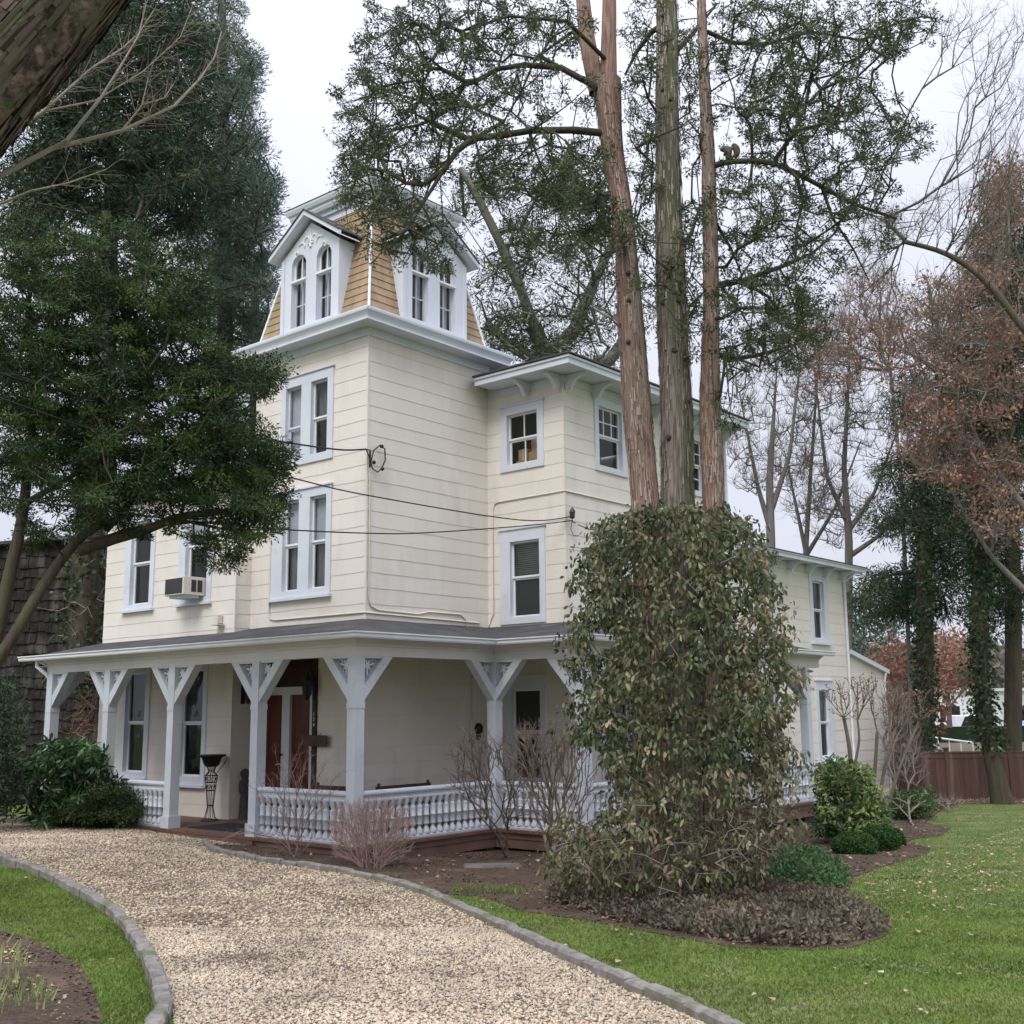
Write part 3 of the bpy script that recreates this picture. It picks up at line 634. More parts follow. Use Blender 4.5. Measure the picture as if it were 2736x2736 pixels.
def poly_sheet(name, m, P, dz, step=.3, bumpy=0, edge=0):
    P = [Vector(p[:2]) for p in P]; xs = [p.x for p in P]; ys = [p.y for p in P]
    gx, gy = np.meshgrid(np.arange(min(xs), max(xs), step), np.arange(min(ys), max(ys), step))
    gx = gx+rng.uniform(-.2, .2, gx.shape)*step; gy = gy+rng.uniform(-.2, .2, gy.shape)*step
    k = inpoly(P, gx, gy); pts = P+[Vector((a, b)) for a, b in zip(gx[k], gy[k])]
    n = len(P); r = geometry.delaunay_2d_cdt(pts, [(i, (i+1) % n) for i in range(n)], [list(range(n))], 1, 1e-4)
    V = []
    for i, p in enumerate(r[0]):
        e = min((p-q).length for q in P) if (bumpy or edge) else 0
        h = bumpy*(math.sin(p.x*3.1+p.y*1.7)+math.sin(p.x*1.3-p.y*4.1)+math.sin(p.x*7.7)*math.sin(p.y*6.3))*min(1, e/.4)+edge*min(1, e/.35)
        V.append((p.x, p.y, gz(p.x, p.y)+dz+h))
    return npmesh(name, V, [f for f in r[2]], m, smooth=True)
M['grass'] = mk('lawn', (.125, .17, .042), (.085, .13, .033), scale=1.1, rough=.9, bump=.02, bscale=55, c3=(.22, .21, .10), s3=1.6, t3=(.48, .7))
M['gravel'] = mk('gravel_bed', (.34, .27, .19), (.20, .155, .11), scale=45, rough=.85, bump=.02, bscale=50, c3=(.15, .12, .095), s3=.8, t3=(.56, .72))
M['mulch'] = mk('bark_mulch', (.105, .070, .046), (.05, .036, .026), scale=22, rough=.95, bump=.03, bscale=40, c3=(.145, .095, .072), s3=2, t3=(.5, .7))
M['soil'] = mk('far_ground', (.16, .095, .075), (.10, .07, .05), scale=1.5, rough=.95, c3=(.08, .10, .04), s3=.1, t3=(.5, .6))
xs = list(np.arange(-24, 30.01, .6)); ys = list(np.arange(-6, 40, .6))
ext = [45, 70, 110, 180, 300, 500]
o = grid_sheet('lawn', M['grass'], [-e for e in ext[::-1]]+xs+ext, [-e for e in ext[::-1] if e > 6]+ys+ext); tag(o, kind='structure')
K = lambda pts: [ground(u, v).xy for u, v in pts]
kr = K([(394, 1594), (409, 1609), (435, 1614), (494, 1627), (548, 1634), (607, 1641), (692, 1657), (753, 1670), (799, 1684), (850, 1706), (915, 1734), (988, 1768), (1094, 1816), (1199, 1864), (1296, 1904), (1357, 1930)])+[Vector((1.75, 5)), Vector((2.4, 1)), Vector((2.4, -5))]
kl = K([(-420, 1588), (-200, 1604), (0, 1624), (59, 1640), (115, 1665), (164, 1691), (210, 1717), (246, 1745), (276, 1788), (302, 1834), (317, 1878), (330, 1932)])+[Vector((-1.85, 5)), Vector((-1.8, 1)), Vector((-2.2, -5))]
kb = K([(-420, 1540), (-150, 1550), (0, 1554), (150, 1560), (304, 1567)])
drive = kr[::-1]+[hw(-2.06, .45).xy, hw(-2.06, 3.05).xy]+kb[::-1]+kl
dsh = poly_sheet('driveway', M['gravel'], drive, .006, .35); tag(dsh, kind='structure')
# beds
bed = [kr[0]]+kr[1:10]+K([(815, 1686), (907, 1692), (988, 1720), (1155, 1746), (1269, 1768), (1383, 1788), (1515, 1794), (1603, 1790), (1665, 1770), (1684, 1752), (1646, 1722), (1581, 1696), (1528, 1688), (1600, 1686), (1612, 1655), (1690, 1628), (1752, 1610), (1756, 1602), (1712, 1589), (1725, 1583), (1778, 1577), (1795, 1562), (1745, 1553)])
bed += [hw(19.5, -3.2).xy, hw(19.5, -1.5).xy, hw(10, -1.5).xy, hw(4, -1.0).xy, hw(0, .5).xy, hw(-2.0, .42).xy]
tag(poly_sheet('planting_bed', M['mulch'], bed, .008, .3, bumpy=.006, edge=.015), kind='structure')
tag(poly_sheet('planting_bed', M['mulch'], K([(-420, 1535), (-150, 1545), (0, 1549), (150, 1555), (300, 1562)])+[hw(-2.0, 3.2).xy, hw(-1.5, 8.5).xy, hw(-1, 14).xy, hw(2, 24).xy, Vector((-22, 26))], .01, .5, edge=.02), kind='structure')
bl = K([(-60, 1745), (0, 1757), (51, 1772), (102, 1795), (146, 1821), (169, 1852), (184, 1890), (197, 1932)])+[Vector((-3.2, 6)), Vector((-4, 4.8)), Vector((-6.5, 6)), Vector((-7.5, 9.5))]
tag(poly_sheet('planting_bed', M['mulch'], bl, .006, .22, bumpy=.012, edge=.03), kind='structure')
far = [Vector((3, 34)), Vector((60, 34)), Vector((90, 92)), Vector((-10, 92)), Vector((-6, 50))]
tag(poly_sheet('bank', M['soil'], far, .02, 4), kind='structure')
# fence-side leaf strip
tag(poly_sheet('planting_bed', M['mulch'], [Vector((7.0, 31.6)), Vector((10, 31.1)), Vector((14, 31.0)), Vector((24, 31.1)), Vector((24, 33.6)), Vector((7, 33.6))], .01, .5), kind='structure')

# kerbs of granite blocks, each block a part
M['granite'] = mk('granite_sett', (.26, .24, .22), (.16, .15, .138), scale=9, rough=.85, bump=.006, bscale=40, c3=(.115, .13, .065), s3=2.2, t3=(.52, .7))
M['granite2'] = mk('mossy_sett', (.22, .22, .18), (.13, .14, .10), scale=9, rough=.9, bump=.006, bscale=40, c3=(.16, .19, .08), s3=3, t3=(.45, .65))
def kerb(name, line, m, side, lab, grp, h=.085, wd=.105, L0=.24, inward=False):
    pts = smooth_poly(line, 2, False); seg = []; acc = 0
    root = empty(name, (*pts[len(pts)//2], gz(*pts[len(pts)//2])), 0, lab, 'kerb')
    cum = [0]
    for a, b in zip(pts, pts[1:]): cum.append(cum[-1]+(b-a).length)
    def pt(s):
        for i in range(len(cum)-1):
            if s <= cum[i+1]:
                t = (s-cum[i])/max(1e-6, cum[i+1]-cum[i]); return pts[i].lerp(pts[i+1], t), (pts[i+1]-pts[i]).normalized()
        return pts[-1], (pts[-1]-pts[-2]).normalized()
    s = 0; k = 0; R0 = root.matrix_world.translation if False else Vector(root.location)
    while s < cum[-1]-.1 and k < 99:
        l = L0*random.uniform(.85, 1.2); p, d = pt(s+l/2); nrm = Vector((d.y, -d.x))*side
        hh = h*random.uniform(.9, 1.12); w2 = wd*random.uniform(.92, 1.08); j = random.uniform(-.008, .008)
        mb = MB(); l2 = l/2-.007; vs = []
        for zz in (-.12, hh-.02, hh):
            ins = 0 if zz < hh-.001 else .018
            for a_, b_ in ((-1, 0), (1, 0), (1, 1), (-1, 1)):
                q = p+d*(a_*(l2-ins))-nrm*(w2 if inward else 0)+nrm*(b_*w2+(ins if b_ == 0 else -ins)+j); vs.append((q.x-R0.x+random.uniform(-.004, .004), q.y-R0.y+random.uniform(-.004, .004), gz(q.x, q.y)+zz-R0.z+random.uniform(-.005, .005)))
        mb.add(vs, [(0, 1, 5, 4), (1, 2, 6, 5), (2, 3, 7, 6), (3, 0, 4, 7), (4, 5, 9, 8), (5, 6, 10, 9), (6, 7, 11, 10), (7, 4, 8, 11), (8, 9, 10, 11), (0, 3, 2, 1)])
        mb.build('kerb_block', m, root); s += l; k += 1
    return root
kerb('kerb', kr[::-1][2:], M['granite'], 1, 'granite block kerb between the gravel drive and the lawn, running from the right foreground to the porch steps', None, L0=.27, inward=True)
kerb('kerb', kl[::-1][2:], M['granite'], -1, 'granite block kerb curving round the grass at lower left', None, h=.10, L0=.28)
kerb('kerb', kb[1:], M['granite2'], -1, 'mossy low kerb in front of the dark shrubs left of the porch steps', None, h=.13, L0=.42)

# loose stones on the drive: one mesh of faceted pebbles
def scatter(P, n, ymax=None, ymin=-1e9, pw=0):
    P2 = np.array([tuple(p[:2]) for p in P]); lo = P2.min(0); hi = P2.max(0)
    if ymax is not None: hi[1] = min(hi[1], ymax)
    lo[1] = max(lo[1], ymin); out = []; tot = 0
    while tot < n:
        q = rng.uniform(lo, hi, (n*2, 2)); q = q[inpoly(P2, q[:, 0], q[:, 1])]; out.append(q); tot += len(q)
    return np.concatenate(out)[:n]
gzv = np.vectorize(gz)
def rot_rand(n):
    q = rng.normal(size=(n, 4)); q /= np.linalg.norm(q, axis=1)[:, None]; a, b, c, d = q.T
    return np.stack([1-2*(c*c+d*d), 2*(b*c-a*d), 2*(b*d+a*c), 2*(b*c+a*d), 1-2*(b*b+d*d), 2*(c*d-a*b), 2*(b*d-a*c), 2*(c*d+a*b), 1-2*(b*b+c*c)], 1).reshape(n, 3, 3)
OCT_V = np.array([(1, 0, 0), (-1, 0, 0), (0, 1, 0), (0, -1, 0), (0, 0, 1), (0, 0, -1)], float)
OCT_F = np.array([(0, 2, 4), (2, 1, 4), (1, 3, 4), (3, 0, 4), (2, 0, 5), (1, 2, 5), (3, 1, 5), (0, 3, 5)])
def pebbles(name, pos, size, m, rnd=None, flat=.65):
    n = len(pos); sc = rng.uniform(.6, 1.25, (n, 1, 3))*size[:, None, None]*np.array([1, 1, flat])
    a = rng.uniform(0, 6.28, n); ca, sa = np.cos(a), np.sin(a); Rz = np.zeros((n, 3, 3)); Rz[:, 0, 0] = ca; Rz[:, 0, 1] = -sa; Rz[:, 1, 0] = sa; Rz[:, 1, 1] = ca; Rz[:, 2, 2] = 1
    V = (OCT_V*rng.uniform(.75, 1.15, (n, 6, 1)))*sc; V = np.einsum('nij,nkj->nki', Rz, V)+pos[:, None, :]
    F = OCT_F[None]+np.arange(n)[:, None, None]*6
    return npmesh(name, V.reshape(-1, 3), F.reshape(-1, 3), m, rnd=np.repeat(rng.uniform(0, 1, n) if rnd is None else rnd, 8), smooth=True)
M['stones'] = leafmat('pebble_stone', [(.10, .085, .07), (.34, .265, .185), (.47, .37, .26), (.54, .465, .36), (.27, .225, .175), (.60, .52, .37), (.42, .30, .20), (.37, .345, .31)], trans=0, rough=.7)
q1 = scatter(drive, 52000, ymax=11.2, ymin=5.6); q2 = scatter(drive, 42000, ymax=23, ymin=10.6)
q = np.concatenate([q1, q2]); z = gzv(q[:, 0], q[:, 1])+.012
sz = np.concatenate([rng.uniform(.010, .020, len(q1)), rng.uniform(.013, .026, len(q2))])
rs_ = rng.uniform(0, 1, len(q))        # dark patches and faint wheel lines
for u, v, a_, b_, s_ in ((370, 1735, .55, .30, .7), (440, 1810, .5, .22, .75), (560, 1775, .7, .25, .5), (250, 1680, .9, .3, .45), (700, 1830, .6, .25, .4), (330, 1640, 1.0, .3, .35), (640, 1700, .9, .3, .3)):
    c_ = G(u, v); dd_ = ((q[:, 0]-c_.x)/a_)**2+((q[:, 1]-c_.y)/b_/1.6)**2; hit = rng.uniform(0, 1, len(q)) < s_*np.exp(-dd_); rs_[hit] = rng.uniform(0, .10, hit.sum())
cen = np.array([tuple((a+b)/2) for a, b in zip(smooth_poly(kr[::-1], 1, False)[::3], smooth_poly(kl[::-1], 1, False)[::3])])
for off in (-.75, .75):
    dmin = np.full(len(q), 9.)
    for a, b in zip(cen, cen[1:]):
        t_ = (b-a)/np.linalg.norm(b-a); n_ = np.array([t_[1], -t_[0]]); r_ = q-a; s1 = r_@t_; ok = (s1 > -.3) & (s1 < np.linalg.norm(b-a)+.3); dmin = np.where(ok, np.minimum(dmin, np.abs(r_@n_-off)), dmin)
    hit = rng.uniform(0, 1, len(q)) < .20*np.exp(-(dmin/.22)**2); rs_[hit] = rng.uniform(0, .12, hit.sum())
tag(pebbles('gravel', np.column_stack([q, z]), sz, M['stones'], rnd=rs_), kind='stuff')

# grass blades (near ones as geometry)
def blades(name, q, h, m, dz=0, wid=.006, lean=.5, rnd=None):
    n = len(q); z = gzv(q[:, 0], q[:, 1])+dz; a = rng.uniform(0, 6.28, n); w_ = wid*rng.uniform(.6, 1.4, n); hh = h*rng.uniform(.5, 1.3, n)
    dx, dy = np.cos(a), np.sin(a); lx, ly = rng.normal(0, lean, (2, n))*hh
    V = np.stack([np.stack([q[:, 0]-dx*w_, q[:, 1]-dy*w_, z], 1), np.stack([q[:, 0]+dx*w_, q[:, 1]+dy*w_, z], 1), np.stack([q[:, 0]+lx, q[:, 1]+ly, z+hh], 1)], 1)
    return npmesh(name, V.reshape(-1, 3), np.arange(3*n).reshape(n, 3), m, rnd=rng.uniform(0, 1, n) if rnd is None else rnd)
M['blade'] = leafmat('grass_blade', [(.075, .14, .028), (.12, .195, .038), (.17, .235, .052), (.125, .185, .04), (.27, .26, .11)], trans=.3)
lawn_r = [kr[k] for k in range(len(kr)-1, 7, -1)]+[hw(2, -5).xy, hw(12, -5).xy, hw(20, -4).xy, Vector((9.5, 31.2)), Vector((24, 31.2)), Vector((22, 14)), Vector((9, 4))]
lawn_l = kl[3:-1]+[Vector((-4, 4)), Vector((-5, 4.6))]+K([(192, 1932), (184, 1890), (169, 1852), (146, 1821), (102, 1795), (51, 1772), (0, 1757), (-60, 1745)])+[Vector((-8.5, 10.5)), Vector((-10, 14.5))]
q = scatter(lawn_r, 1100000, ymin=6.5, ymax=31); q = q[rng.uniform(0, 1, len(q)) < np.clip((9.5/q[:, 1])**2.2, 0, 1)]; q = np.concatenate([q, scatter(lawn_l, 80000, ymin=6)])
q = q[~inpoly(bed, q[:, 0], q[:, 1]) & ~inpoly(drive, q[:, 0], q[:, 1]) & ~inpoly(bl, q[:, 0], q[:, 1])]
pt = .5+.22*np.sin(q[:, 0]*1.1+1.3*np.sin(q[:, 1]*.8))+.2*np.sin(q[:, 1]*1.7+q[:, 0]*.6)+.12*np.sin(q[:, 0]*4.3)*np.sin(q[:, 1]*3.7)
tag(blades('grass', q, .024, M['blade'], wid=.007, rnd=np.clip(pt*.65+rng.uniform(0, 1, len(q))*.42, 0, 1)), kind='stuff')
# fallen leaves and mulch chips
def flakes(name, q, size, m, dz=.02, tilt=.5):
    n = len(q); z = gzv(q[:, 0], q[:, 1])+dz; a = rng.uniform(0, 6.28, n); s = size*rng.uniform(.5, 1.4, n)
    Qv = np.array([(-1, -.55, 0), (1, -.4, 0), (.8, .5, 0), (-.7, .6, 0)])*s[:, None, None]
    Qv[:, :, 2] = rng.normal(0, tilt, (n, 4))*s[:, None]*.5
    ca, sa = np.cos(a)[:, None], np.sin(a)[:, None]
    X = Qv[:, :, 0]*ca-Qv[:, :, 1]*sa+q[:, :1]; Y = Qv[:, :, 0]*sa+Qv[:, :, 1]*ca+q[:, 1:2]
    V = np.stack([X, Y, Qv[:, :, 2]+z[:, None]], 2)
    return npmesh(name, V.reshape(-1, 3), np.arange(4*n).reshape(n, 4), m, rnd=rng.uniform(0, 1, n))
M['litter'] = leafmat('dry_leaf', [(.32, .19, .10), (.45, .32, .20), (.52, .42, .30), (.24, .12, .07), (.38, .22, .10)], trans=.15)
M['chips'] = leafmat('bark_chip', [(.075, .047, .033), (.12, .075, .05), (.16, .105, .072), (.09, .057, .04), (.055, .037, .028)], trans=0, rough=.9)
q = np.concatenate([scatter(lawn_r, 1500, ymin=7), scatter(K([(1400, 1600), (1700, 1640), (1932, 1560), (1932, 1720), (1650, 1720), (1560, 1690)]), 900)])
q = q[~inpoly(bed, q[:, 0], q[:, 1])]; q = np.concatenate([q, scatter(lawn_l, 90)])
tag(flakes('fallen_leaves', q, .02, M['litter'], .035), kind='stuff')
q = scatter(bed, 26000, ymin=11, ymax=30); q = np.concatenate([q, scatter(bl, 9000)])
tag(flakes('mulch_chips', q, .015, M['chips'], .022, .8), kind='stuff')
q = scatter(bed, 900, ymin=11); q = np.concatenate([q, scatter([Vector((7.5, 31)), Vector((20, 30.4)), Vector((20, 33)), Vector((7.5, 33))], 1500)])
q2 = []                               # yellow leaves caught along the kerb
pts = smooth_poly(kr[:12], 2, False)
for a, b in zip(pts, pts[1:]):
    d = (b-a); nn = Vector((-d.y, d.x)).normalized()
    for _ in range(int(d.length*46)):
        t = random.random(); o_ = -abs(random.gauss(0, .10))-.01; p = a+d*t+nn*o_; q2.append((p.x, p.y))
M['yleaf'] = leafmat('yellow_leaf', [(.50, .42, .12), (.42, .34, .10), (.55, .50, .22), (.36, .24, .08)], trans=.2)
tag(flakes('fallen_leaves', np.array(q2), .014, M['yleaf'], .028), kind='stuff')
tag(flakes('fallen_leaves', q, .03, M['litter'], .045), kind='stuff')
# ================================================================ PLANTS
def unit(v): return v/np.maximum(1e-9, np.linalg.norm(v, axis=-1, keepdims=True))
def leaves(name, C, Rd, per, L0, W0, m, parent=None, droop=0, rad=1., flat=1., fold=False, rnd=None, shell=.5, colvar=.25, loc=(0, 0, 0), upw=0):
    """per leaves round each centre C (k,3) within radius Rd; leaves are long quads pointing outward, drooping"""
    k = len(C); n = k*per; C2 = np.repeat(C, per, 0); Rr = np.repeat(np.broadcast_to(Rd, (k,)), per)
    d = unit(rng.normal(size=(n, 3))); rr = rng.uniform(0, 1, n)**shell
    off = d*(rr*Rr)[:, None]; off[:, 2] *= flat
    base = C2+off
    ax = unit(d*rad+rng.normal(size=(n, 3))*.55+np.array([0, 0, upw-droop])); s = unit(np.cross(ax, rng.normal(size=(n, 3))))
    nn = np.cross(ax, s); l = L0*rng.uniform(.6, 1.3, n)[:, None]; w_ = W0*rng.uniform(.7, 1.3, n)[:, None]/2
    if rnd is None: rnd = np.clip(np.repeat(rng.uniform(0, 1, k), per)*(1-colvar)+rng.uniform(0, 1, n)*colvar, 0, 1)
    base = base-np.array(loc)
    if fold:
        f = nn*w_*.35
        V = np.stack([base, base+ax*l*.3+s*w_*.9-f*-1, base+ax*l*.7+s*w_*.8+f, base+ax*l, base+ax*l*.7-s*w_*.8+f, base+ax*l*.3-s*w_*.9+f], 1)
        F = (np.array([(0, 1, 2, 3), (0, 3, 4, 5)])[None]+np.arange(n)[:, None, None]*6).reshape(-1, 4); rnd = np.repeat(rnd, 2)
    else:
        V = np.stack([base, base+ax*l*.45+s*w_, base+ax*l, base+ax*l*.45-s*w_], 1); F = np.arange(4*n).reshape(n, 4)
    return npmesh(name, V.reshape(-1, 3), F, m, parent, rnd=rnd)
def sample(ells, Y0, dY, dens=1., spread=1.):
    """points inside ellipses (u, v, ru, rv, n[, Y]) of the view, spread in depth"""
    out = []
    for e in ells:
        n = int(e[4]*dens); a = rng.uniform(0, 6.28, n); r = np.sqrt(rng.uniform(0, 1, n))*spread
        for x, y in zip(e[0]+e[2]*r*np.cos(a), e[1]+e[3]*r*np.sin(a)):
            p = at(x, y, (e[5] if len(e) > 5 else Y0)+rng.normal()*dY)
            if p.z > gz(p.x, p.y)+.05: out.append(tuple(p))
    return np.array(out)
def net(seed, targets, step=.3, alpha=.35, jit=.12, rtip=.006, expo=.45, bow=.15, rmax=.2, wob=.06):
    """branches that grow from seed points (n,3) to every target; returns edges (a, b, ra, rb)"""
    P = [np.array(s, float) for s in seed]; par = [-1]*len(P); pl = [0.]*len(P); cap = 20000; N = len(P)
    A = np.zeros((cap, 3)); A[:N] = P; PL = np.zeros(cap); par = np.full(cap, -1)
    d = np.array([np.min(np.linalg.norm(A[:N]-t, axis=1)) for t in targets]); ends = []
    for i in np.argsort(d):
        t = targets[i]; dist = np.linalg.norm(A[:N]-t, axis=1)+alpha*PL[:N]; j = int(np.argmin(dist)); a = A[j]; D = np.linalg.norm(t-a)
        k = max(1, int(D/step)); c = (a+t)/2+rng.normal(size=3)*jit*D+np.array([0, 0, bow*D]); prev = j
        if N+k >= cap: break
        for q in range(1, k+1):
            s = q/k; p = a*(1-s)**2+2*c*s*(1-s)+t*s*s+(rng.normal(size=3)*step*wob if q < k else 0)
            A[N] = p; par[N] = prev; PL[N] = PL[prev]+np.linalg.norm(p-A[prev]); prev = N; N += 1
        ends.append(prev)
    cnt = np.zeros(N); 
    for e in ends: cnt[e] += 1
    for i in range(N-1, -1, -1):
        if par[i] >= 0: cnt[par[i]] += cnt[i]
    rad = np.minimum(rmax, rtip*np.maximum(1, cnt)**expo)
    idx = np.array([i for i in range(N) if par[i] >= 0]); p = par[idx]
    ra = np.minimum(rad[p], rad[idx]*1.5)
    return A[p], A[idx], ra, rad[idx]
def sticks(name, edges, m, parent=None, n=4, loc=(0, 0, 0)):
    a, b, ra, rb = edges; a = a-np.array(loc); b = b-np.array(loc); d = unit(b-a); up = np.where(np.abs(d[:, 2:3]) > .9, np.array([[1., 0, 0]]), np.array([[0, 0, 1.]]))
    s = unit(np.cross(d, up)); t = np.cross(d, s); ang = np.arange(n)*2*np.pi/n
    ring = s[:, None, :]*np.cos(ang)[None, :, None]+t[:, None, :]*np.sin(ang)[None, :, None]
    V = np.concatenate([a[:, None]+ring*ra[:, None, None], (b+d*rb[:, None]*.5)[:, None]+ring*rb[:, None, None]], 1)
    k = np.arange(n); F = np.stack([k, (k+1) % n, (k+1) % n+n, k+n], 1)
    F = F[None]+np.arange(len(a))[:, None, None]*2*n
    return npmesh(name, V.reshape(-1, 3), F.reshape(-1, 4), m, parent, smooth=True)
def line_pts(pts, Y=None, step=.25):
    """a polyline given as (u, v, Y) pixels -> dense world points"""
    W = [at(*p) for p in pts]; out = []
    for a, b in zip(W, W[1:]):
        n = max(1, int((b-a).length/step)); out += [a.lerp(b, k/n) for k in range(n)]
    return np.array([tuple(p) for p in out+[W[-1]]])
def limb_edges(lines, w0, w1):
    """explicit limbs: list of polylines, tapered; returns edges"""
    A = []; B = []; ra = []; rb = []
    for i, L in enumerate(lines):
        n = len(L)-1; a0 = w0[i] if isinstance(w0, list) else w0; a1 = w1[i] if isinstance(w1, list) else w1
        for k in range(n): A.append(L[k]); B.append(L[k+1]); ra.append(a0+(a1-a0)*k/n); rb.append(a0+(a1-a0)*(k+1)/n)
    return np.array(A), np.array(B), np.array(ra), np.array(rb)
def cat_edges(*es): return tuple(np.concatenate([e[i] for e in es]) for i in range(4))
def spray(ends, dirs, n, L, r, spread=.6, up=.3):
    """thin twigs at branch ends"""
    A = np.repeat(ends, n, 0); d = unit(np.repeat(dirs, n, 0)+rng.normal(size=(len(A), 3))*spread+np.array([0, 0, up])); l = L*rng.uniform(.4, 1.2, len(A))[:, None]
    m_ = A+d*l*.55; d2 = unit(d+rng.normal(size=d.shape)*.35+np.array([0, 0, up*.4])); e = m_+d2*l*.45
    return (np.concatenate([A, m_]), np.concatenate([m_, e]), np.concatenate([np.full(len(A), r), np.full(len(A), r*.7)]), np.concatenate([np.full(len(A), r*.7), np.full(len(A), r*.35)]))
def bark(name, c1, c2, c3, s3=1.2, stretch=(9, 9, .6), scale=3, bump=.012, t3=(.48, .62)):
    return mk(name, c1, c2, scale=scale, rough=.95, bump=bump, bscale=7, stretch=stretch, c3=c3, s3=s3, t3=t3)
M['cedar_bark'] = bark('cedar_bark', (.36, .26, .225), (.15, .105, .09), (.10, .11, .06), s3=.22, scale=5, bump=.03)
M['cedar_bark_grey'] = bark('grey_cedar_bark', (.33, .285, .26), (.13, .105, .09), (.11, .12, .065), s3=.2, scale=5, bump=.03)
M['cedar_bark_red'] = bark('red_cedar_bark', (.40, .255, .21), (.20, .13, .105), (.28, .23, .195), s3=.25, scale=5, bump=.03)
M['strips'] = leafmat('bark_strips', [(.13, .09, .075), (.24, .165, .14), (.38, .30, .265), (.30, .185, .15), (.44, .37, .335)], trans=0, rough=.95)
M['strips_grey'] = leafmat('grey_bark_strips', [(.09, .085, .06), (.20, .175, .155), (.30, .27, .245), (.17, .14, .115), (.38, .345, .32)], trans=0, rough=.95)
M['bark_dark'] = bark('dark_bark', (.085, .065, .052), (.05, .04, .034), (.07, .075, .04), s3=.8)
M['bark_grey'] = bark('grey_bark', (.25, .23, .215), (.17, .16, .15), (.15, .155, .11), s3=.4)
M['bark_maple'] = mk('rough_maple_bark', (.17, .125, .105), (.04, .03, .026), scale=16, rough=.95, bump=.05, bscale=22, stretch=(1, 1, .6), c3=(.09, .10, .055), s3=7, t3=(.52, .62), detail=10, lo=.42, hi=.58)
M['bark_mid'] = bark('grey_brown_bark', (.15, .125, .105), (.09, .075, .065), (.10, .10, .06), s3=.6)
M['twig'] = mk('twig_bark', (.20, .165, .14), (.13, .105, .09), rough=.9); M['twig_red'] = mk('red_twig', (.25, .13, .105), (.19, .10, .085), rough=.9)
M['twig_pale'] = mk('pale_twig', (.27, .235, .19), (.20, .17, .14), rough=.9, scale=8)
M['f_cedar'] = leafmat('cedar_foliage', [(.022, .042, .020), (.040, .065, .030), (.060, .085, .038), (.10, .115, .055), (.085, .085, .05)])
M['f_yew'] = leafmat('yew_foliage', [(.009, .021, .009), (.016, .034, .011), (.027, .053, .015), (.050, .086, .021), (.085, .125, .032)])
M['f_pine'] = leafmat('pine_needles', [(.040, .070, .052), (.065, .105, .080), (.10, .15, .115), (.14, .19, .145), (.17, .21, .16)])
M['f_spruce'] = leafmat('spruce_needles', [(.014, .028, .016), (.024, .044, .024), (.042, .066, .032), (.070, .095, .046)])
M['f_redleaf'] = leafmat('russet_leaves', [(.19, .09, .06), (.29, .145, .095), (.37, .215, .15), (.24, .12, .085)])
M['f_vine'] = leafmat('vine_leaves', [(.026, .050, .024), (.055, .085, .038), (.105, .13, .058), (.16, .17, .085), (.225, .205, .12), (.38, .33, .21), (.29, .15, .10)], rough=.4, spec=.4)
M['f_ivy'] = leafmat('ivy_leaves', [(.016, .036, .016), (.030, .060, .026), (.05, .085, .035), (.07, .10, .045)], rough=.4)
M['f_rhodo'] = leafmat('rhododendron_leaves', [(.018, .045, .018), (.035, .080, .028), (.06, .12, .04), (.09, .16, .055)], rough=.35, spec=.45)
M['f_varieg'] = leafmat('yellow_green_leaves', [(.03, .06, .02), (.07, .12, .035), (.16, .22, .06), (.30, .36, .11), (.20, .26, .08)], rough=.4, spec=.4)
M['f_box'] = leafmat('boxwood_leaves', [(.02, .05, .015), (.035, .085, .022), (.055, .12, .03), (.08, .155, .045)])
M['f_pachy'] = leafmat('green_groundcover', [(.035, .075, .03), (.06, .12, .045), (.09, .17, .065), (.15, .22, .10)])
M['f_pachyb'] = leafmat('bronzed_groundcover', [(.07, .055, .045), (.11, .085, .07), (.15, .12, .095), (.20, .165, .13), (.10, .12, .06), (.24, .16, .11)])

def trunk_px(pts, m, parent, Yd, bump=.0, n=14, seed=1, name='trunk'):
    """pts: (u, v, width in u px[, Y]) from the ground up"""
    rnd = random.Random(seed); P = []; Rr = []
    for p in pts:
        Y = p[3] if len(p) > 3 else Yd; P.append(at(p[0], p[1], Y)); Rr.append(p[2]/2/2140*(Y*cp+(P[-1].z-EYE)*sp))
    P2 = []; R2 = []
    for i in range(len(P)-1):
        k = max(2, int((P[i+1]-P[i]).length/.14))
        for j in range(k):
            t = j/k; P2.append(P[i].lerp(P[i+1], t)); R2.append(Rr[i]+(Rr[i+1]-Rr[i])*t)
    P2.append(P[-1]); R2.append(Rr[-1])
    # smooth
    for _ in range(3):
        for i in range(1, len(P2)-1): P2[i] = (P2[i-1]+P2[i]*2+P2[i+1])/4; R2[i] = (R2[i-1]+R2[i]*2+R2[i+1])/4
    vs = []; ph = [rnd.uniform(0, 6) for _ in range(6)]
    for i, (p, r) in enumerate(zip(P2, R2)):
        d = (P2[min(i+1, len(P2)-1)]-P2[max(0, i-1)]).normalized(); a = d.cross(Vector((0, 1, 0))).normalized(); b = a.cross(d)
        for k in range(n):
            t = 2*math.pi*k/n; f = 1+.06*math.sin(3*t+ph[0]+i*.05)+.05*math.sin(5*t+ph[1]-i*.07)+.04*math.sin(8*t+ph[2])+bump*math.sin(i*.6+ph[3]+t)*rnd.uniform(.3, 1)
            vs.append(p+(a*math.cos(t)+b*math.sin(t))*r*f)
    fs = [(i*n+k, i*n+(k+1) % n, (i+1)*n+(k+1) % n, (i+1)*n+k) for i in range(len(P2)-1) for k in range(n)]
    mb = MB(); mb.add(vs, fs, True); o = mb.build(name, m, parent); return o, np.array([tuple(p) for p in P2]), R2

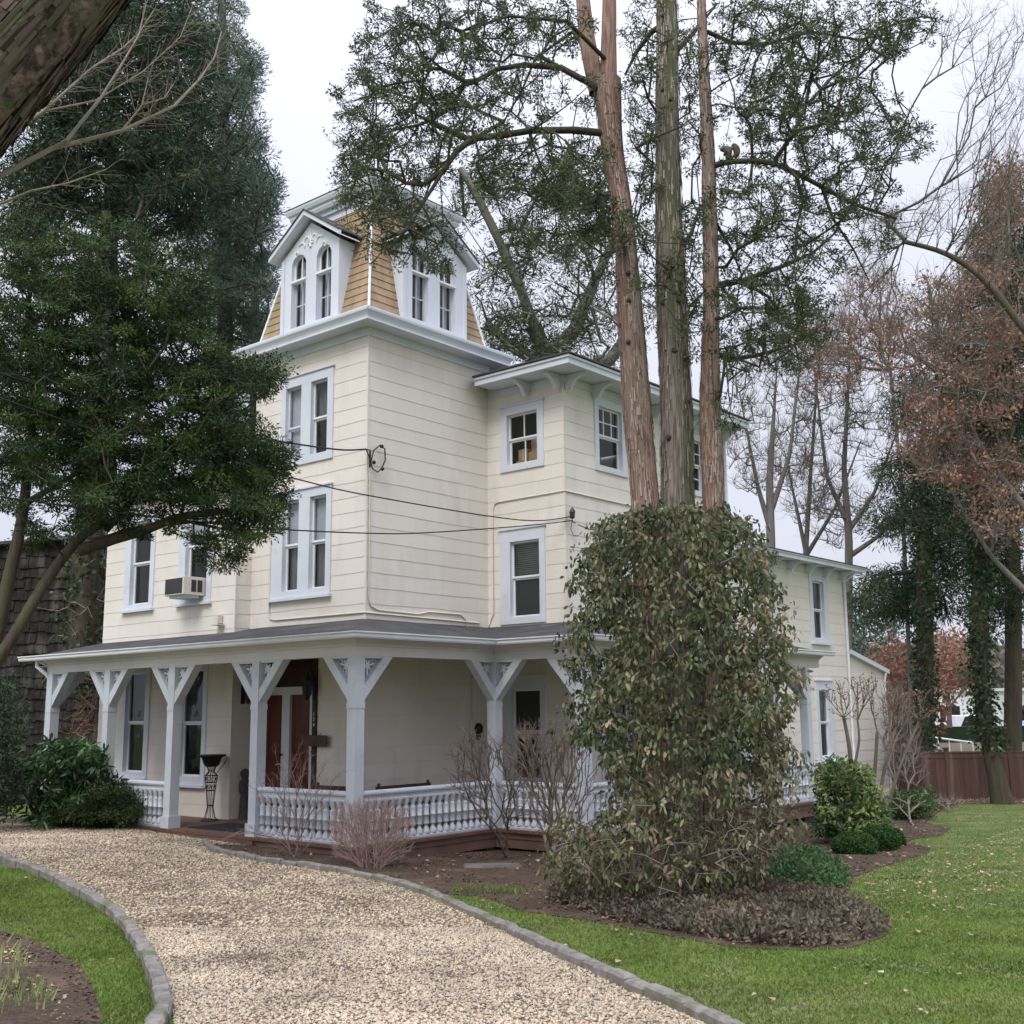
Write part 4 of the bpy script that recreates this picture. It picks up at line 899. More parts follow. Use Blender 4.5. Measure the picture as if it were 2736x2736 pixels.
def strips(ax, rr, n, w, l, lf, m, parent, lo=.2):
    k = rng.integers(int(len(ax)*lo), len(ax)-1, n); a = rng.uniform(0, 6.28, n); R_k = np.array(rr)[k]
    up_ = unit(ax[k+1]-ax[k]); s1 = unit(np.cross(up_, np.array([0, 1., 0]))); s2 = np.cross(s1, up_)
    nr = s1*np.cos(a)[:, None]+s2*np.sin(a)[:, None]; tg = np.cross(up_, nr)
    c = ax[k]+nr*(R_k*1.03)[:, None]+up_*rng.uniform(-.07, .07, n)[:, None]; w3 = (w*rng.uniform(.5, 1.6, n))[:, None]; l3 = (l*rng.uniform(.4, 1.5, n))[:, None]; lift = nr*rng.uniform(lf*.1, lf, n)[:, None]
    Vs = np.stack([c-tg*w3-up_*l3+lift, c+tg*w3-up_*l3+lift*.5, c+tg*w3*.8+up_*l3, c-tg*w3*.8+up_*l3], 1)
    return npmesh('bark_strips', Vs.reshape(-1, 3), np.arange(4*n).reshape(n, 4), m, parent, rnd=rng.uniform(0, 1, n))
# ---------------- the three cedars in front of the house
YC = 13.0
def cedar(lab, tr, limbs, ells, mat, seed, dens=1., per=64):
    p = G(1288, 1700); root = empty('cedar_tree', (0, 0, 0), 0, lab, 'tree', 'three cedars rising from one vine-covered base')
    o, ax, rr = trunk_px(tr, mat, root, YC, bump=.03, seed=seed)
    extra = []
    for t2 in limbs.get('forks', []):
        o2, ax2, _ = trunk_px(t2, mat, root, YC, bump=.03, seed=seed+9, name='fork'); extra.append(ax2)
    rg = random.Random(seed)          # knots
    for k in range(12):
        i = rg.randrange(len(ax)//5, len(ax)-2); c = Vector(ax[i]); a = rg.uniform(-2.4, -.7); r = rr[i]
        q = c+Vector((math.cos(a), math.sin(a), 0))*r*.9
        MB().tube([q, q+Vector((math.cos(a), math.sin(a), .2))*r*.28], [r*.24, r*.14], 7).build('knot', M['bark_dark'], root)
    strips(ax, rr, 3000, .006, .07, .011, M['strips_grey' if mat is M['cedar_bark_grey'] else 'strips'], root)
    ls = [line_pts(l) for l in limbs.get('lines', [])]
    T = sample(ells, YC, 1.15, dens*1.75, 1.28); seeds = np.concatenate([ax[int(len(ax)*.35):]]+extra+ls)
    T = T[np.abs(T[:, 0]) < 99]; e = net(seeds, T, step=.22, alpha=.25, jit=.16, rtip=.0042, expo=.41, bow=-.10, rmax=.045)
    if ls: e = cat_edges(e, limb_edges(ls, limbs['w0'], limbs['w1']))
    sticks('branches', e, M['bark_dark'], root, 5)
    per2 = per
    nx_ = len(T)//2; T2 = np.concatenate([T, e[1][rng.choice(len(e[1]), nx_, False)]+rng.normal(0, .04, (nx_, 3))]); leaves('foliage', T2, rng.uniform(.04, .12, len(T2)), 34, .052, .015, M['f_cedar'], root, droop=.1, rad=1.1, flat=.7, shell=.6)
    return root
A_tr = [(1232, 1720, 80), (1226, 1200, 56), (1222, 990, 52), (1212, 880, 50), (1201, 764, 54), (1197, 703, 50), (1189, 603, 48), (1184, 523, 42), (1177, 422, 36), (1165, 340, 36), (1153, 281, 38), (1147, 201, 46), (1141, 150, 54)]
A_l = {'forks': [[(1128, 175, 34), (1106, 80, 30), (1099, 0, 26), (1085, -160, 20)], [(1148, 175, 34), (1148, 80, 28), (1149, 0, 26), (1152, -170, 20)]],
 'lines': [[(1150, 252, 13), (1080, 245, 12.8), (1000, 246, 12.5), (940, 256, 12.3), (882, 262, 12.2), (848, 246, 12.1), (815, 232, 12)],
           [(890, 262, 12.2), (862, 285, 12.1), (838, 320, 12), (800, 348, 12), (765, 345, 12.1), (730, 322, 12.2)], [(838, 320, 12), (800, 380, 11.9), (770, 430, 12), (735, 470, 12.1)],
           [(1160, 185, 13), (1100, 150, 12.8), (1060, 128, 12.9), (990, 122, 13.1), (940, 130, 13.3), (900, 152, 13.4)], [(1060, 128, 12.9), (1020, 105, 13), (1040, 70, 13.2), (1080, 50, 13.4)],
           [(1140, 140, 13), (1080, 60, 13.4), (1010, 110, 13.7), (985, 170, 13.8), (950, 230, 13.9)], [(1150, 120, 13), (1070, 40, 12.4), (960, 30, 12.2), (870, 60, 12)],
           [(1180, 410, 13), (1130, 380, 13.5), (1060, 395, 14), (1000, 370, 14.3)]],
 'w0': [.05, .04, .024, .046, .024, .032, .032, .024], 'w1': [.035, .02, .012, .03, .012, .012, .012, .01]}
A_e = [(770, 60, 80, 70, 42), (730, 130, 60, 60, 26), (690, 190, 50, 50, 22), (670, 260, 40, 50, 20), (690, 330, 50, 50, 26), (880, 40, 110, 50, 46), (1000, 50, 90, 50, 34), (840, 130, 90, 60, 42),
 (950, 120, 80, 50, 26), (780, 220, 90, 50, 42), (870, 210, 90, 50, 30), (960, 200, 80, 40, 18), (740, 300, 70, 50, 32), (830, 300, 60, 45, 16), (700, 400, 60, 35, 26), (780, 400, 60, 40, 18), (740, 470, 55, 35, 12), (800, 470, 50, 40, 10), (850, 480, 40, 30, 8),
 (1060, 180, 60, 50, 10), (1080, 60, 40, 40, 10), (1010, 320, 100, 45, 50), (1090, 350, 60, 60, 40), (1120, 430, 60, 50, 36), (1050, 420, 70, 50, 36), (1180, 470, 40, 60, 10), (1080, 290, 60, 30, 14)]
cedar('left cedar, forked near its top, with a long bare limb reaching over the tower', A_tr, A_l, A_e, M['cedar_bark_red'], 3)
B_tr = [(1284, 1720, 90), (1282, 1200, 66), (1279, 970, 64), (1276, 764, 60), (1269, 603, 58), (1265, 482, 55), (1262, 362, 48), (1260, 241, 45), (1260, 120, 42), (1259, 0, 38), (1258, -180, 30)]
B_l = {'lines': [[(1262, 40, 13), (1230, 60, 13.3), (1200, 100, 13.5), (1180, 140, 13.6)], [(1262, 110, 13), (1310, 60, 13.5), (1350, 10, 13.8)], [(1262, 250, 13), (1225, 265, 13.6), (1200, 280, 14)], [(1275, 480, 13), (1305, 440, 13.5), (1320, 390, 13.7)]], 'w0': .045, 'w1': .015}
B_e = [(1220, 60, 40, 60, 20), (1215, 180, 35, 60, 16), (1220, 300, 30, 60, 20), (1300, 100, 20, 80, 16), (1305, 250, 20, 60, 14), (1220, 420, 25, 50, 16), (1315, 400, 20, 60, 12), (1225, 520, 30, 50, 12), (1300, 520, 30, 60, 18), (1315, 620, 25, 50, 14)]
cedar('middle cedar, the thickest straight trunk of the three', B_tr, B_l, B_e, M['cedar_bark_grey'], 5)
C_tr = [(1352, 1720, 56), (1348, 1200, 42), (1346, 1000, 38), (1345, 900, 38), (1343, 860, 42), (1339, 770, 36), (1340, 742, 42), (1340, 715, 36), (1340, 643, 32), (1342, 603, 29), (1341, 482, 28), (1338, 380, 25), (1336, 281, 24), (1329, 161, 20), (1326, 80, 17), (1323, 0, 16), (1318, -150, 12)]
C_l = {'lines': [[(1340, 316, 13), (1362, 308, 12.95), (1380, 305, 12.9), (1420, 304, 12.8), (1460, 308, 12.8), (1500, 325, 12.9), (1550, 352, 13), (1610, 385, 13.2), (1690, 412, 13.4)], [(1462, 302, 12.8), (1495, 255, 12.7), (1520, 200, 12.8), (1575, 140, 13), (1640, 90, 13.2)],
  [(1335, 60, 13), (1380, 80, 13.2), (1440, 85, 13.3), (1530, 60, 13.5), (1620, 75, 13.6), (1700, 60, 13.8)], [(1345, 540, 13), (1400, 530, 13.4), (1470, 505, 13.6), (1530, 480, 13.8), (1575, 440, 13.9)], [(1400, 530, 13.4), (1450, 560, 13.6), (1490, 620, 13.7)],
  [(1342, 660, 13), (1375, 680, 13.4), (1430, 670, 13.6), (1500, 650, 13.7)], [(1500, 322, 12.9), (1515, 380, 13), (1500, 440, 13.1)], [(1550, 352, 13), (1570, 410, 13.1), (1610, 470, 13.3), (1640, 530, 13.4)], [(1338, 400, 13), (1380, 470, 13.6), (1400, 520, 13.8)]],
  'w0': [.042, .03, .03, .045, .03, .04, .025, .025, .03], 'w1': [.02, .01, .012, .015, .01, .012, .01, .008, .01]}
C_e = [(1400, 60, 60, 60, 26), (1480, 50, 80, 50, 38), (1600, 60, 100, 50, 52), (1700, 40, 55, 40, 26), (1440, 150, 80, 60, 46), (1540, 160, 90, 60, 50), (1620, 200, 60, 45, 22), (1690, 265, 60, 35, 26), (1600, 275, 80, 50, 34), (1500, 265, 80, 50, 30), (1410, 240, 60, 50, 26),
 (1420, 380, 80, 60, 42), (1530, 390, 80, 50, 36), (1620, 345, 60, 40, 16), (1440, 480, 70, 50, 34), (1530, 490, 60, 40, 22), (1440, 580, 80, 50, 44), (1520, 600, 50, 45, 26), (1410, 660, 60, 35, 22), (1500, 660, 50, 30, 12), (1650, 430, 50, 30, 8), (1380, 760, 30, 40, 6)]
cedar('right cedar, the slimmest reddish trunk, with the limb the squirrel sits on', C_tr, C_l, C_e, M['cedar_bark_red'], 8)
# ---------------- the vine that wraps their base
def lerp_tab(t, v):
    for (a, x0, x1), (b, y0, y1) in zip(t, t[1:]):
        if v <= b: f = (v-a)/(b-a); return x0+(y0-x0)*f, x1+(y1-x1)*f
    return t[-1][1:]
tabv = [(960, 1200, 1380), (980, 1140, 1402), (1005, 1108, 1425), (1050, 1094, 1446), (1100, 1086, 1470), (1170, 1080, 1488), (1250, 1078, 1500), (1330, 1078, 1496), (1400, 1082, 1490), (1470, 1105, 1502), (1540, 1070, 1500), (1580, 1035, 1490), (1620, 1022, 1465), (1660, 1060, 1435), (1705, 1150, 1400)]
pts = []; rn = []
while len(pts) < 5000:
    v = random.uniform(955, 1705); a, b = lerp_tab(tabv, v); uc, hw_ = (a+b)/2, (b-a)/2
    th = random.uniform(0, 2*math.pi); rr_ = random.random()**.33*(1 if random.random() < .93 else random.uniform(1, 1.16))
    wob = 1.02+.07*math.sin(v*.045+th*3)+.06*math.sin(v*.019+th*5)+.05*math.sin(v*.11+th*2)
    u = uc+hw_*rr_*wob*math.cos(th); Y = 12.9+1.25*hw_/210*rr_*wob*math.sin(th)
    g = math.sin(u*.045+v*.03)*math.sin(v*.052-u*.02)+.5*math.sin(u*.11)*math.sin(v*.09)
    if v > 1480 and random.random() < .20: continue
    if g < -.55 and random.random() < .85: continue
    if (u-1105)**2/42**2+(v-1480)**2/85**2 < 1 or (u-1140)**2/50**2+(v-1210)**2/36**2 < .3: continue
    p = at(u, v, Y)
    if p.z < gz(p.x, p.y)+.03: continue
    pts.append(tuple(p)); rn.append(random.gauss(.34, .16)+.16*(g > .6)+.12*(v > 1450)+.10*(u > 1400))
vp = G(1290, 1700); vine = empty('climbing_vine', (0, 0, 0), 0, 'thick column of drooping olive-brown vine leaves wrapping the base of the three cedars', 'vine')
vine_pts = np.array(pts)
PV = 6; leaves('leaves', vine_pts, rng.uniform(.05, .13, len(vine_pts)), PV, .078, .036, M['f_vine'], vine, droop=1.25, rad=.6, fold=True, rnd=np.clip(np.repeat(rn, PV)+rng.normal(0, .12, len(rn)*PV), 0, 1))
seeds = np.concatenate([line_pts([(x, 1712, 12.9), (x+random.uniform(-15, 15), 1300, 12.9), (x, 1010, 12.9)]) for x in (1235, 1285, 1350)])
e = net(seeds, vine_pts[rng.choice(len(vine_pts), 1700, False)], step=.12, alpha=.2, jit=.2, rtip=.0032, expo=.4, bow=.1, rmax=.025)
q = sample([(1250, 1600, 180, 90, 620), (1400, 1580, 90, 70, 300), (1110, 1610, 80, 50, 200)], 12.6, .6)
e2 = net(seeds[:40], q, step=.12, alpha=.1, jit=.3, rtip=.0035, expo=.35, bow=.25, rmax=.02)
sticks('stems', cat_edges(e, e2), M['twig'], vine, 4)

# ---------------- the big yew at left
yew = empty('yew_tree', (0, 0, 0), 0, 'large dark green yew filling the left side in front of the house', 'tree')
t1, ax1, _ = trunk_px([(-110, 1630, 50, 15), (-70, 1420, 36, 15), (-28, 1270, 29, 15), (0, 1180, 26, 15), (24, 1060, 22, 15), (40, 1000, 20, 15), (50, 920, 18, 15), (58, 850, 15, 15.2), (70, 700, 10, 15.4)], M['bark_dark'], yew, 15)
t2, ax2, _ = trunk_px([(-200, 1620, 40, 14.6), (-130, 1420, 30, 14.6), (-45, 1290, 25, 14.6), (0, 1242, 23, 14.6), (36, 1187, 21, 14.7), (73, 1118, 20, 14.8), (120, 1050, 19, 15), (160, 1003, 17, 15), (200, 985, 13, 15.1)], M['bark_dark'], yew, 15, name='fork')
ls = [line_pts(l) for l in ([(150, 1040, 15), (210, 1020, 15), (270, 1003, 14.9), (330, 978, 14.8), (400, 966, 14.7), (470, 962, 14.6)], [(160, 1030, 15), (240, 1000, 15.2), (300, 992, 15.2), (350, 978, 15.2)], [(300, 990, 14.9), (360, 985, 15), (420, 998, 15), (500, 1000, 15)],
      [(200, 1000, 15), (260, 930, 15.3), (330, 860, 15.5), (430, 800, 15.6), (500, 740, 15.6)], [(60, 880, 15), (150, 780, 15.2), (260, 700, 15.3), (340, 620, 15.4)], [(48, 950, 15), (150, 890, 14.6), (240, 820, 14.4), (330, 780, 14.3)], [(340, 975, 14.8), (352, 930, 14.9), (380, 880, 15)])]
Y_e = [(40, 470, 60, 60, 40), (110, 500, 90, 70, 70), (200, 500, 90, 75, 75), (300, 530, 90, 75, 75), (350, 590, 50, 60, 34), (60, 620, 110, 90, 110), (190, 630, 120, 90, 130), (310, 660, 90, 80, 85), (60, 780, 100, 80, 85), (180, 780, 110, 80, 95), (300, 790, 100, 70, 75), (400, 720, 60, 60, 34), (450, 720, 60, 40, 26), (505, 700, 28, 34, 14),
       (400, 810, 80, 50, 46), (460, 860, 75, 60, 75), (490, 920, 48, 60, 55), (420, 930, 70, 50, 50), (330, 890, 80, 60, 52), (230, 900, 90, 60, 52), (110, 890, 100, 60, 52), (30, 900, 50, 60, 26), (480, 985, 50, 30, 20), (370, 1020, 30, 25, 6), (420, 1050, 35, 22, 10), (440, 1020, 30, 20, 5), (90, 1000, 60, 40, 14), (280, 985, 60, 25, 12), (200, 950, 70, 40, 20), (20, 700, 60, 120, 60)]
T = sample(Y_e, 15, .9, 1.35, 1.12)
e = net(np.concatenate([ax1[len(ax1)//2:], ax2[len(ax2)//2:]]+ls), T, step=.25, alpha=.25, jit=.12, rtip=.006, expo=.4, bow=.06, rmax=.06)
sticks('branches', cat_edges(e, limb_edges(ls, [.085, .045, .03, .05, .05, .05, .03], [.025, .015, .008, .012, .012, .012, .01])), M['bark_dark'], yew, 5)
leaves('foliage', T, rng.uniform(.10, .26, len(T)), 120, .060, .017, M['f_yew'], yew, droop=.05, rad=1.3, flat=.42, shell=.6, colvar=.22)

# ---------------- conifers behind the house on the left
DN = 1.9
def conifer(lab, tr, Y, ells, dY, m, per, L, Wd, rad, kind='pine_tree', grp=None, rt=.02, droop=.1, bm='bark_dark', lines=(), lw=.12, dens=1., ctr=(.5, 1.1), upw=0, colvar=.3, spr=1.1):
    root = empty(kind, (0, 0, 0), 0, lab, 'tree', grp)
    _, ax, _ = trunk_px(tr, M[bm], root, Y); ls = [line_pts(l) for l in lines]
    T = sample(ells, Y, dY, dens*DN, spr); e = net(np.concatenate([ax[len(ax)//3:]]+ls), T, step=.7, alpha=.2, jit=.08, rtip=rt, expo=.4, bow=.04, rmax=.16)
    if ls: e = cat_edges(e, limb_edges(ls, lw, lw*.4))
    sticks('branches', e, M[bm], root, 4)
    leaves('foliage', T, rng.uniform(*ctr, len(T))*rad, per, L, Wd, M[m], root, droop=droop, rad=1.2, flat=.6, shell=.6, upw=upw, colvar=colvar)
    return root
conifer('tall blue-green pine behind the left wing of the house', [(420, 1250, 40, 37), (425, 700, 30, 37), (425, 300, 20, 37), (420, 0, 12, 37), (420, -150, 8, 37)], 37,
  [(400, 40, 60, 60, 26), (430, 130, 50, 50, 24), (400, 200, 60, 50, 26), (455, 260, 38, 36, 15), (420, 300, 70, 50, 30), (490, 350, 30, 32, 12), (450, 370, 60, 50, 34), (480, 420, 40, 30, 14), (400, 440, 70, 50, 34), (455, 480, 50, 40, 20), (490, 515, 28, 28, 8), (400, 550, 60, 50, 26), (470, 570, 50, 36, 16), (500, 630, 25, 25, 5), (440, 640, 60, 40, 14), (460, 180, 18, 30, 5), (475, 130, 10, 25, 3)],
  1.8, 'f_pine', 110, .20, .032, .62, upw=.35, droop=0, dens=1.2, spr=1.12)
conifer('dark drooping spruce behind the yew at upper left', [(190, 1300, 44, 30), (200, 700, 34, 30), (215, 200, 20, 30), (225, -150, 10, 30)], 30,
  [(250, 30, 120, 60, 60), (130, 110, 100, 60, 46), (310, 110, 80, 60, 44), (200, 190, 120, 60, 64), (330, 220, 60, 60, 34), (80, 260, 80, 50, 26), (190, 290, 110, 50, 50), (310, 320, 70, 60, 46), (50, 350, 70, 40, 18), (160, 370, 110, 40, 38), (290, 400, 70, 50, 34), (60, 420, 60, 40, 14), (370, 330, 40, 60, 16)],
  1.8, 'f_spruce', 110, .20, .036, .62, kind='spruce_tree', droop=.6, dens=.95, spr=1.12)
conifer('thin pine crown seen through the gap between the yew and the tower', [(478, 1250, 22, 42), (480, 760, 18, 42), (482, 560, 14, 42)], 42,
  [(470, 650, 50, 45, 14), (510, 600, 20, 35, 5), (450, 720, 50, 40, 12), (500, 540, 26, 30, 6), (430, 800, 60, 50, 14), (330, 860, 90, 50, 16)], 1.2, 'f_pine', 110, .22, .024, .7, upw=.3, droop=0)
conifer('pine with two great limbs forming a V behind the main block of the house', [(1040, 1250, 40, 34), (1036, 760, 36, 34), (1034, 670, 32, 34)], 34,
  [(1120, 330, 60, 50, 18), (1000, 340, 90, 50, 34), (890, 370, 36, 50, 12), (930, 350, 40, 40, 10), (1080, 420, 90, 60, 40), (1010, 500, 80, 50, 22), (1100, 540, 70, 50, 20), (960, 470, 60, 50, 12), (940, 560, 50, 60, 16), (960, 620, 60, 40, 22), (1040, 620, 60, 45, 22), (1120, 620, 50, 40, 16), (1000, 660, 80, 22, 18), (1150, 680, 40, 20, 6), (1210, 600, 30, 60, 8)],
  1.6, 'f_cedar', 60, .20, .032, .65, bm='bark_grey', dens=.8, lines=[[(1034, 680, 34), (1010, 620, 34), (980, 540, 33.6), (935, 440, 33.2), (895, 360, 33), (870, 320, 33)], [(1034, 680, 34), (1085, 620, 34.4), (1118, 540, 34.6), (1150, 470, 35), (1180, 420, 35)], [(1100, 700, 34), (1150, 680, 33.6), (1185, 630, 33.4), (1160, 600, 33.4)], [(1030, 690, 34), (960, 650, 34), (920, 610, 34)]], lw=.26, kind='pine_tree', upw=.2)

# ---------------- leaning maple limb in the near left corner
maple = empty('maple_tree', (0, 0, 0), 0, 'leaning trunk with rough bark crossing the upper left corner', 'tree')
o, axm, _r = trunk_px([(-1250, 1900, 230, 5.2), (-900, 1300, 210, 5.2), (-500, 760, 190, 5.1), (-200, 370, 180, 5.0), (0, 135, 172, 5.0), (120, 0, 168, 5.0), (400, -330, 150, 5.0)], M['bark_maple'], maple, 5, bump=.05, n=28)
M['plates'] = leafmat('bark_plates', [(.035, .026, .022), (.10, .075, .062), (.15, .12, .10), (.07, .05, .042), (.11, .12, .07)], trans=0, rough=.95)
strips(axm, _r, 4000, .011, .085, .020, M['plates'], maple, .25)
ls = [line_pts(l, step=.06) for l in ([(-160, 400, 5.2), (0, 332, 5.2), (99, 280, 5.3), (230, 247, 5.5), (329, 200, 5.7), (378, 148, 5.9), (405, 108, 6), (418, 60, 6.1)], [(-160, 350, 5.4), (0, 265, 5.4), (82, 210, 5.6), (174, 128, 5.8), (230, 92, 6), (263, 62, 6.1), (290, 20, 6.2)],
   [(99, 280, 5.3), (125, 266, 5.3), (191, 184, 5.5), (224, 131, 5.6), (262, 66, 5.8), (275, 10, 5.9)], [(230, 247, 5.5), (268, 198, 5.6), (280, 145, 5.7)], [(268, 198, 5.6), (310, 185, 5.7), (328, 158, 5.8)], [(82, 210, 5.6), (180, 190, 5.8), (270, 135, 6), (340, 70, 6.2), (360, 20, 6.3)], [(0, 385, 5.6), (60, 360, 5.6), (130, 345, 5.8), (200, 320, 5.9)])]
tips = np.concatenate([l[len(l)//3:] for l in ls]); k = rng.choice(len(tips), 190); dr = np.tile([.7, .3, .5], (190, 1))+rng.normal(size=(190, 3))*.5
e = spray(tips[k], dr, 1, .22, .0018, .5, .2)
sticks('branches', cat_edges(limb_edges(ls, [.016, .013, .010, .006, .005, .006, .007], [.004, .0035, .003, .002, .002, .002, .003]), e), M['twig_pale'], maple, 6)

# ---------------- bare trees behind and to the right
def bare(lab, trunks, Y, ells, dY, m='bark_grey', tw='twig', grp=None, rt=.009, nt=5, sl=.7, lm=None, ln=0, kind='bare_tree', step=.6, lsz=(.09, .07), bow=.05, sr=.5, lr=.3, alpha=.5):
    root = empty(kind, (0, 0, 0), 0, lab, 'tree', grp); axs = []
    for i, t in enumerate(trunks):
        _, ax, _ = trunk_px([(p[0], p[1], p[2]*.78)+tuple(p[3:]) for p in t], M[m], root, Y, n=8, name='trunk' if i == 0 else 'fork'); axs.append(ax[len(ax)//4:])
    T = sample(ells, Y, dY, 2.6); e = net(np.concatenate(axs), T, step=step, alpha=alpha, jit=.05, rtip=rt, expo=.42, bow=bow, rmax=.1)
    s = spray(e[1][rng.choice(len(e[1]), min(len(e[1]), 4200), False)], np.tile([0, 0, .6], (min(len(e[1]), 4200), 1)), nt, sl, rt*.75, .7, .4)
    sticks('branches', e, M[m], root, 4); sticks('twigs', s, M[tw], root, 3)
    if lm:
        c = T[rng.choice(len(T), ln)]; leaves('leaves', c, lr, 12, lsz[0], lsz[1], M[lm], root, droop=.5, rad=.4, flat=.45)
    return root
g_ = 'bare trees behind the house'
bare('multi-stemmed bare tree rising behind the rear wing roof', [[(1452, 1340, 26, 42), (1455, 1040, 24, 42), (1452, 900, 18, 42), (1465, 700, 3, 42)], [(1454, 1000, 16, 42), (1430, 920, 11, 42), (1395, 740, 3, 42)], [(1456, 960, 16, 42), (1490, 860, 10, 42), (1515, 640, 3, 42)]], 42,
  [(1440, 700, 70, 90, 70), (1500, 640, 60, 70, 50), (1420, 850, 50, 90, 60), (1500, 850, 40, 80, 40), (1470, 560, 60, 50, 26)], 1.5, grp=g_)
bare('bare tree with spreading limbs left of the dark spruces', [[(1600, 1340, 22, 44), (1602, 1020, 20, 44), (1592, 880, 14, 44), (1605, 640, 3, 44)], [(1600, 990, 14, 44), (1560, 900, 10, 44), (1535, 690, 3, 44)], [(1602, 1000, 14, 44), (1650, 930, 9, 44), (1705, 780, 3, 44)], [(1602, 1050, 14, 44), (1660, 1010, 10, 44), (1770, 870, 3, 44)]], 44,
  [(1560, 740, 70, 90, 70), (1640, 780, 60, 90, 60), (1560, 900, 50, 90, 50), (1680, 950, 70, 70, 50), (1620, 620, 70, 60, 50)], 1.5, grp=g_)
bare('slender bare trunk between the two larger bare trees', [[(1518, 1340, 16, 46), (1520, 1050, 14, 46), (1530, 880, 9, 46), (1550, 600, 3, 46)], [(1520, 1040, 12, 46), (1480, 850, 3, 46)], [(1520, 1050, 12, 46), (1575, 960, 8, 46), (1625, 830, 3, 46)]], 46,
  [(1540, 700, 60, 80, 50), (1510, 900, 60, 90, 50), (1580, 980, 50, 60, 30)], 1.5, grp=g_)
bare('bare maple holding russet leaves in front of the spruces at right', [[(1985, 1420, 44, 30), (1975, 1100, 34, 30), (1955, 900, 24, 30), (1935, 650, 8, 30)], [(1965, 1000, 20, 30), (1860, 860, 12, 30), (1780, 700, 3, 30)], [(1970, 1150, 20, 30), (1870, 1050, 12, 30), (1780, 900, 3, 30)]], 30,
  [(1820, 760, 90, 60, 50), (1900, 700, 60, 80, 40), (1780, 860, 80, 50, 50), (1860, 880, 80, 60, 60), (1740, 700, 80, 50, 40), (1880, 980, 60, 60, 34), (1900, 560, 60, 80, 30), (1760, 560, 60, 40, 24), (1740, 800, 50, 50, 24), (1850, 500, 50, 60, 30), (1830, 650, 90, 60, 30), (1890, 400, 50, 60, 34), (1900, 320, 40, 50, 16), (1820, 580, 90, 50, 26), (1720, 620, 60, 50, 24)], 1.2, lm='f_redleaf', ln=820, nt=3, grp=None, lsz=(.11, .07), lr=.45)
bare('bare tree with a thick limb reaching in from the right edge', [[(2350, 1500, 70, 17), (2280, 1100, 52, 17), (2150, 850, 40, 17), (2040, 720, 32, 17)], [(2060, 740, 26, 17), (1990, 680, 22, 17), (1932, 622, 20, 17), (1880, 552, 17, 17), (1830, 502, 15, 17), (1770, 470, 13, 17), (1706, 456, 12, 17)], [(1712, 457, 9, 17), (1690, 430, 6, 17.2), (1640, 400, 4, 17.5), (1590, 400, 2, 17.8)]], 17,
  [(1880, 420, 60, 120, 40), (1800, 400, 70, 60, 30), (1720, 420, 60, 40, 26), (1660, 440, 50, 50, 26), (1640, 500, 40, 40, 14), (1860, 60, 90, 60, 40), (1890, 180, 70, 60, 30), (1830, 290, 60, 40, 16), (1900, 300, 50, 80, 26), (1640, 560, 60, 40, 20), (1750, 620, 80, 60, 26)], .7, m='bark_mid', rt=.0030, sl=.36, nt=3, tw='twig', step=.3, alpha=.75)
bare('bare russet-leaved tree in front of the sky right of the cedars', [[(1720, 1340, 12, 40), (1700, 900, 10, 40), (1680, 700, 7, 40)]], 40, [(1600, 640, 90, 60, 60), (1680, 620, 70, 60, 40), (1640, 540, 60, 40, 26), (1560, 700, 70, 50, 30)], 1.5, lm='f_redleaf', ln=260, lsz=(.10, .07), lr=.45, rt=.008)
for lab, tr, Y, el in (('dark spruce with a straight ivy-clad trunk beyond the fence', [(1742, 1470, 30, 38), (1742, 1100, 26, 38), (1742, 900, 18, 38), (1744, 740, 5, 38)], 38, [(1740, 1100, 80, 30, 16), (1680, 1110, 60, 26, 14), (1650, 1150, 50, 26, 10), (1760, 1150, 50, 22, 8), (1720, 1000, 60, 30, 10), (1700, 900, 50, 40, 10), (1740, 760, 60, 60, 16), (1730, 950, 70, 40, 12), (1810, 1010, 50, 40, 14)]),
      ('tall dark spruce at the right edge behind the russet leaves', [(1912, 1470, 32, 42), (1910, 1100, 28, 42), (1905, 600, 18, 42), (1903, 330, 8, 42)], 42, [(1900, 380, 40, 50, 24), (1880, 470, 60, 50, 34), (1870, 560, 80, 50, 36), (1850, 660, 100, 50, 50), (1860, 760, 100, 50, 60), (1830, 860, 100, 60, 60), (1860, 950, 90, 60, 50), (1820, 1040, 80, 50, 30), (1900, 1080, 50, 60, 30), (1910, 700, 40, 200, 60), (1880, 1160, 50, 40, 12)])):
    conifer(lab, tr, Y, el, 1.5, 'f_spruce', 120, .22, .034, .8, kind='spruce_tree', droop=.4)
# ivy-clad leaning trunk in front of the fence
iv = empty('ivy_clad_tree', (0, 0, 0), 0, 'tree trunk wrapped in ivy, curving up in front of the brown fence', 'tree')
tp = [(1896, 1524, 46, 31), (1884, 1480, 32, 31), (1870, 1420, 28, 31), (1856, 1340, 28, 31), (1848, 1240, 28, 31), (1846, 1120, 26, 31), (1850, 1000, 24, 31), (1856, 880, 20, 31), (1862, 760, 14, 31)]
_, axi, ri = trunk_px(tp, M['bark_dark'], iv, 31); k = rng.integers(len(axi)//7, len(axi), 700); leaves('ivy', axi[k]+rng.normal(0, .12, (700, 3)), .30, 10, .12, .09, M['f_ivy'], iv, droop=.6, rad=.8)
_i = empty('ivy_clad_tree', (0, 0, 0), 0, 'second ivy-covered trunk, straight, just beyond the fence', 'tree')
_, axi, ri = trunk_px([(1744, 1480, 30, 36), (1744, 1200, 30, 36), (1742, 1050, 26, 36), (1740, 850, 16, 36)], M['bark_dark'], _i, 36); k = rng.integers(0, len(axi), 700); leaves('ivy', axi[k]+rng.normal(0, .12, (700, 3)), .32, 10, .12, .09, M['f_ivy'], _i, droop=.6, rad=.8)
